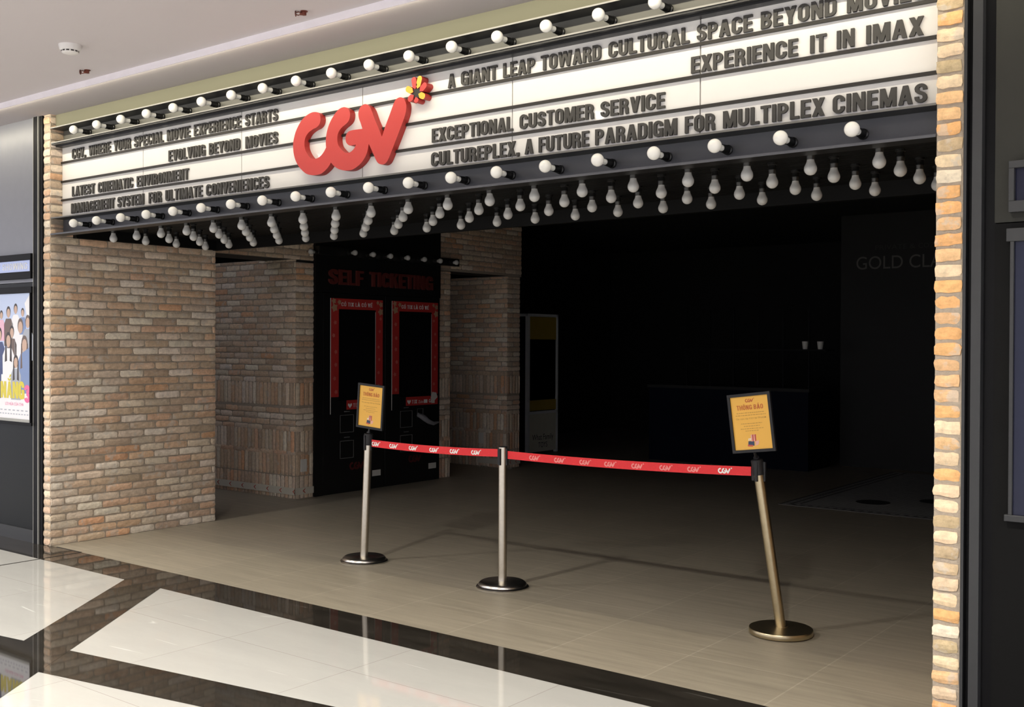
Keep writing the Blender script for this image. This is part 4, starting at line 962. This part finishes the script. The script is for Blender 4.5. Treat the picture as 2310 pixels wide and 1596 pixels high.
mats = ['lb_white', 'lb_navy', 'lb_skin', 'lb_brown', 'lb_hair', 'lb_blue', 'lb_grey', 'lb_rose']
mb.flat([(-.69, 0.02), (0, .02), (0, .40), (-.69, .36)], PF, .0002, 0)
mb.flat([(-.10, .95), (-.02, 1.02), (0, 1.02), (0, .80), (-.07, .86)], PF, .0002, 0)
for a_ in ((-.47, .86, .62, 7, 4), (-.355, .88, .8, 3, 4), (-.24, .905, .72, 0, 4), (-.13, .875, .6, 5, 4), (-.58, .80, .8, 5, 4)): fig(*a_, .0003)
for a_ in ((-.50, .70, .95, 1, 4), (-.165, .765, 1.05, 0, 3), (-.05, .80, .9, 6, 3), (-.30, .72, .85, 3, 4)): fig(*a_, .0007)
for a_ in ((-.355, .655, 1.05, 0, 4), (-.10, .62, 1.15, 5, 3)): fig(*a_, .0011, True)
fig(-.235, .48, .9, 6, 4, .0015, True); fig(-.56, .52, 1.0, 1, 4, .0015, True)
mb.flat([(-.14, .55), (-.02, .60), (0, .56), (0, .33), (-.06, .32), (-.13, .40)], PF, .0014, 5)
sub(mb, 'printed_figures', [M[k] for k in mats], pf_face, po, recalc=False)
mb = MB(); put_text(mb, 'NẮNG', (PF[0] + X * -.475 + Z * .185, X, Z, -Y), .37, .135, .0020, .0028, bold=1.35); sub(mb, 'yellow_lettering', M['lb_yellow'], pf_face, po)
mb = MB(); put_text(mb, '3', (PF[0] + X * -.098 + Z * .160, X, Z, -Y), .085, .135, .0020, .0032, bold=1.3); font_text(mb, 'LÒI HỨA CỦA CHA', (PF[0] + X * -.26 + Z * .128, X, Z, -Y), .034, .002, width=.29); sub(mb, 'pink_lettering', M['lb_pink'], pf_face, po, recalc=False)
mb = MB(); rng = random.Random(4)
for zz, n in ((.085, 9), (.055, 14)):
    for k in range(n): xx = -.62 + k * (.6 / n); mb.flat([(xx, zz), (xx + .6 / n * .55, zz), (xx + .6 / n * .55, zz + .008), (xx, zz + .008)], PF, .002)
sub(mb, 'credit_lines', M['lb_grey'], pf_face, po, recalc=False)
o = thing('sign_box', 'dim blue sign box high on the dark right-hand wall', 'sign', (-.6, 4.395, 2.2))
xl = -1.005
mb = MB()
for b_ in ((xl, -.2, 2.272, 2.300), (xl, -.2, 2.105, 2.148), (xl, xl + .02, 2.148, 2.272), (-.22, -.2, 2.148, 2.272)): mb.box(b_[0], b_[1], 4.372, 4.409, b_[2], b_[3])
child(mb, 'frame', M['frame_grey'], o, bevel=.002)
mb = MB(); mb.box(xl + .02, -.22, 4.395, 4.408, 2.148, 2.272); child(mb, 'glass_face', M['glass_blue'], o)
poster_box(-.985, -.29, .955, 1.995, 'dim poster case on the dark wall right of the brick pillar', 'poster_case', False)

# ------------------------------------------------------------------ ceiling fittings
def sprinkler(x, y, rz, label):
    o = thing('sprinkler_head', label, 'sprinkler', (x, y, Z_CEIL), 'ceiling sprinklers')
    a = R(38); u = V3((math.cos(a), math.sin(a), 0))
    mb = MB(); mb.lathe([(.020, 0), (.020, -.004), (.013, -.006), (.013, -.022), (.0, -.024)], 20); b = mb.build('fitting', M['sprinkler'], o, smooth=True); b.location = (0, 0, 0)
    mb = MB(); mb.tube([V3((0, 0, -.014)), V3((0, 0, -.014)) - u * .022], .009, 12)
    for k in (-1, 1): mb.tube([V3((0, 0, -.014)) - u * .018, V3((0, 0, -.014 + k * .009)) - u * .028, V3((0, 0, -.014 + k * .006)) - u * .042], .003, 8)
    b = mb.build('yoke', M['sprinkler'], o, smooth=True); b.location = (0, 0, 0)
    mb = MB(); q = V3((0, 0, -.014)) - u * .044; mb.tube([q, q - u * .003], .016, 16); b = mb.build('deflector', M['sprinkler'], o, smooth=True); b.location = (0, 0, 0)
    return o
sprinkler(-6.575, 3.901, 0, 'rusty brown sprinkler head near the smoke detector')
sprinkler(-4.463, 3.917, 0, 'rusty brown sprinkler head near the top of the ceiling view')
o = thing('smoke_detector', 'round white smoke detector on the mauve ceiling', 'smoke detector', (-6.110, 3.512, Z_CEIL))
mb = MB(); mb.lathe([(.066, 0), (.066, -.006), (.060, -.028), (.050, -.034), (.050, -.044), (.046, -.048), (.030, -.053), (.0, -.054)], 36); b = mb.build('housing', M['detector'], o, smooth=True); b.location = (0, 0, 0)
mb = MB()
for k in range(12):
    a0, a1 = R(k * 30 + 5), R(k * 30 + 25)
    mb.add([(.0512 * math.cos(a), .0512 * math.sin(a), z) for a in (a0, (a0 + a1) / 2, a1) for z in (-.0355, -.0435)], [(0, 1, 3, 2), (2, 3, 5, 4)])
b = mb.build('vent_slots', M['core'], o, recalc=False); b.location = (0, 0, 0)
first = None
for i, (x, y) in enumerate(DOWNLIGHTS):
    row, n_in = ('nearest the shopfront', i) if i < 5 else ('in the added middle row', i - 5) if i < 10 else ('in the added row farthest from the shopfront', i - 10)
    t = thing('downlight', 'round recessed downlight %s, %s from the left' % (row, ORD[n_in]), 'downlight', (x, y, Z_CEIL), 'ceiling downlights')
    mb = MB(); mb.lathe([(.085, -.001), (.105, -.001), (.108, -.006), (.105, -.010), (.088, -.010), (.085, -.001)], 32); b = mb.build('trim_ring', M['detector'], t, smooth=True); b.location = (0, 0, 0)
    mb = MB(); mb.lathe([(.0, -.004), (.085, -.004)], 32); b = mb.build('diffuser', M['lamp_on'], t, recalc=False); b.location = (0, 0, 0)
    sd = bpy.data.lights.new('downlight_lamp', 'SPOT'); sd.energy = SPOT_W; sd.spot_size = R(152); sd.spot_blend = 1.0; sd.shadow_soft_size = 0.07; sd.color = (1.0, 0.95, 0.86)
    so = bpy.data.objects.new('downlight_lamp', sd); COL.objects.link(so); so.parent = t; so.location = (0, 0, -.03)
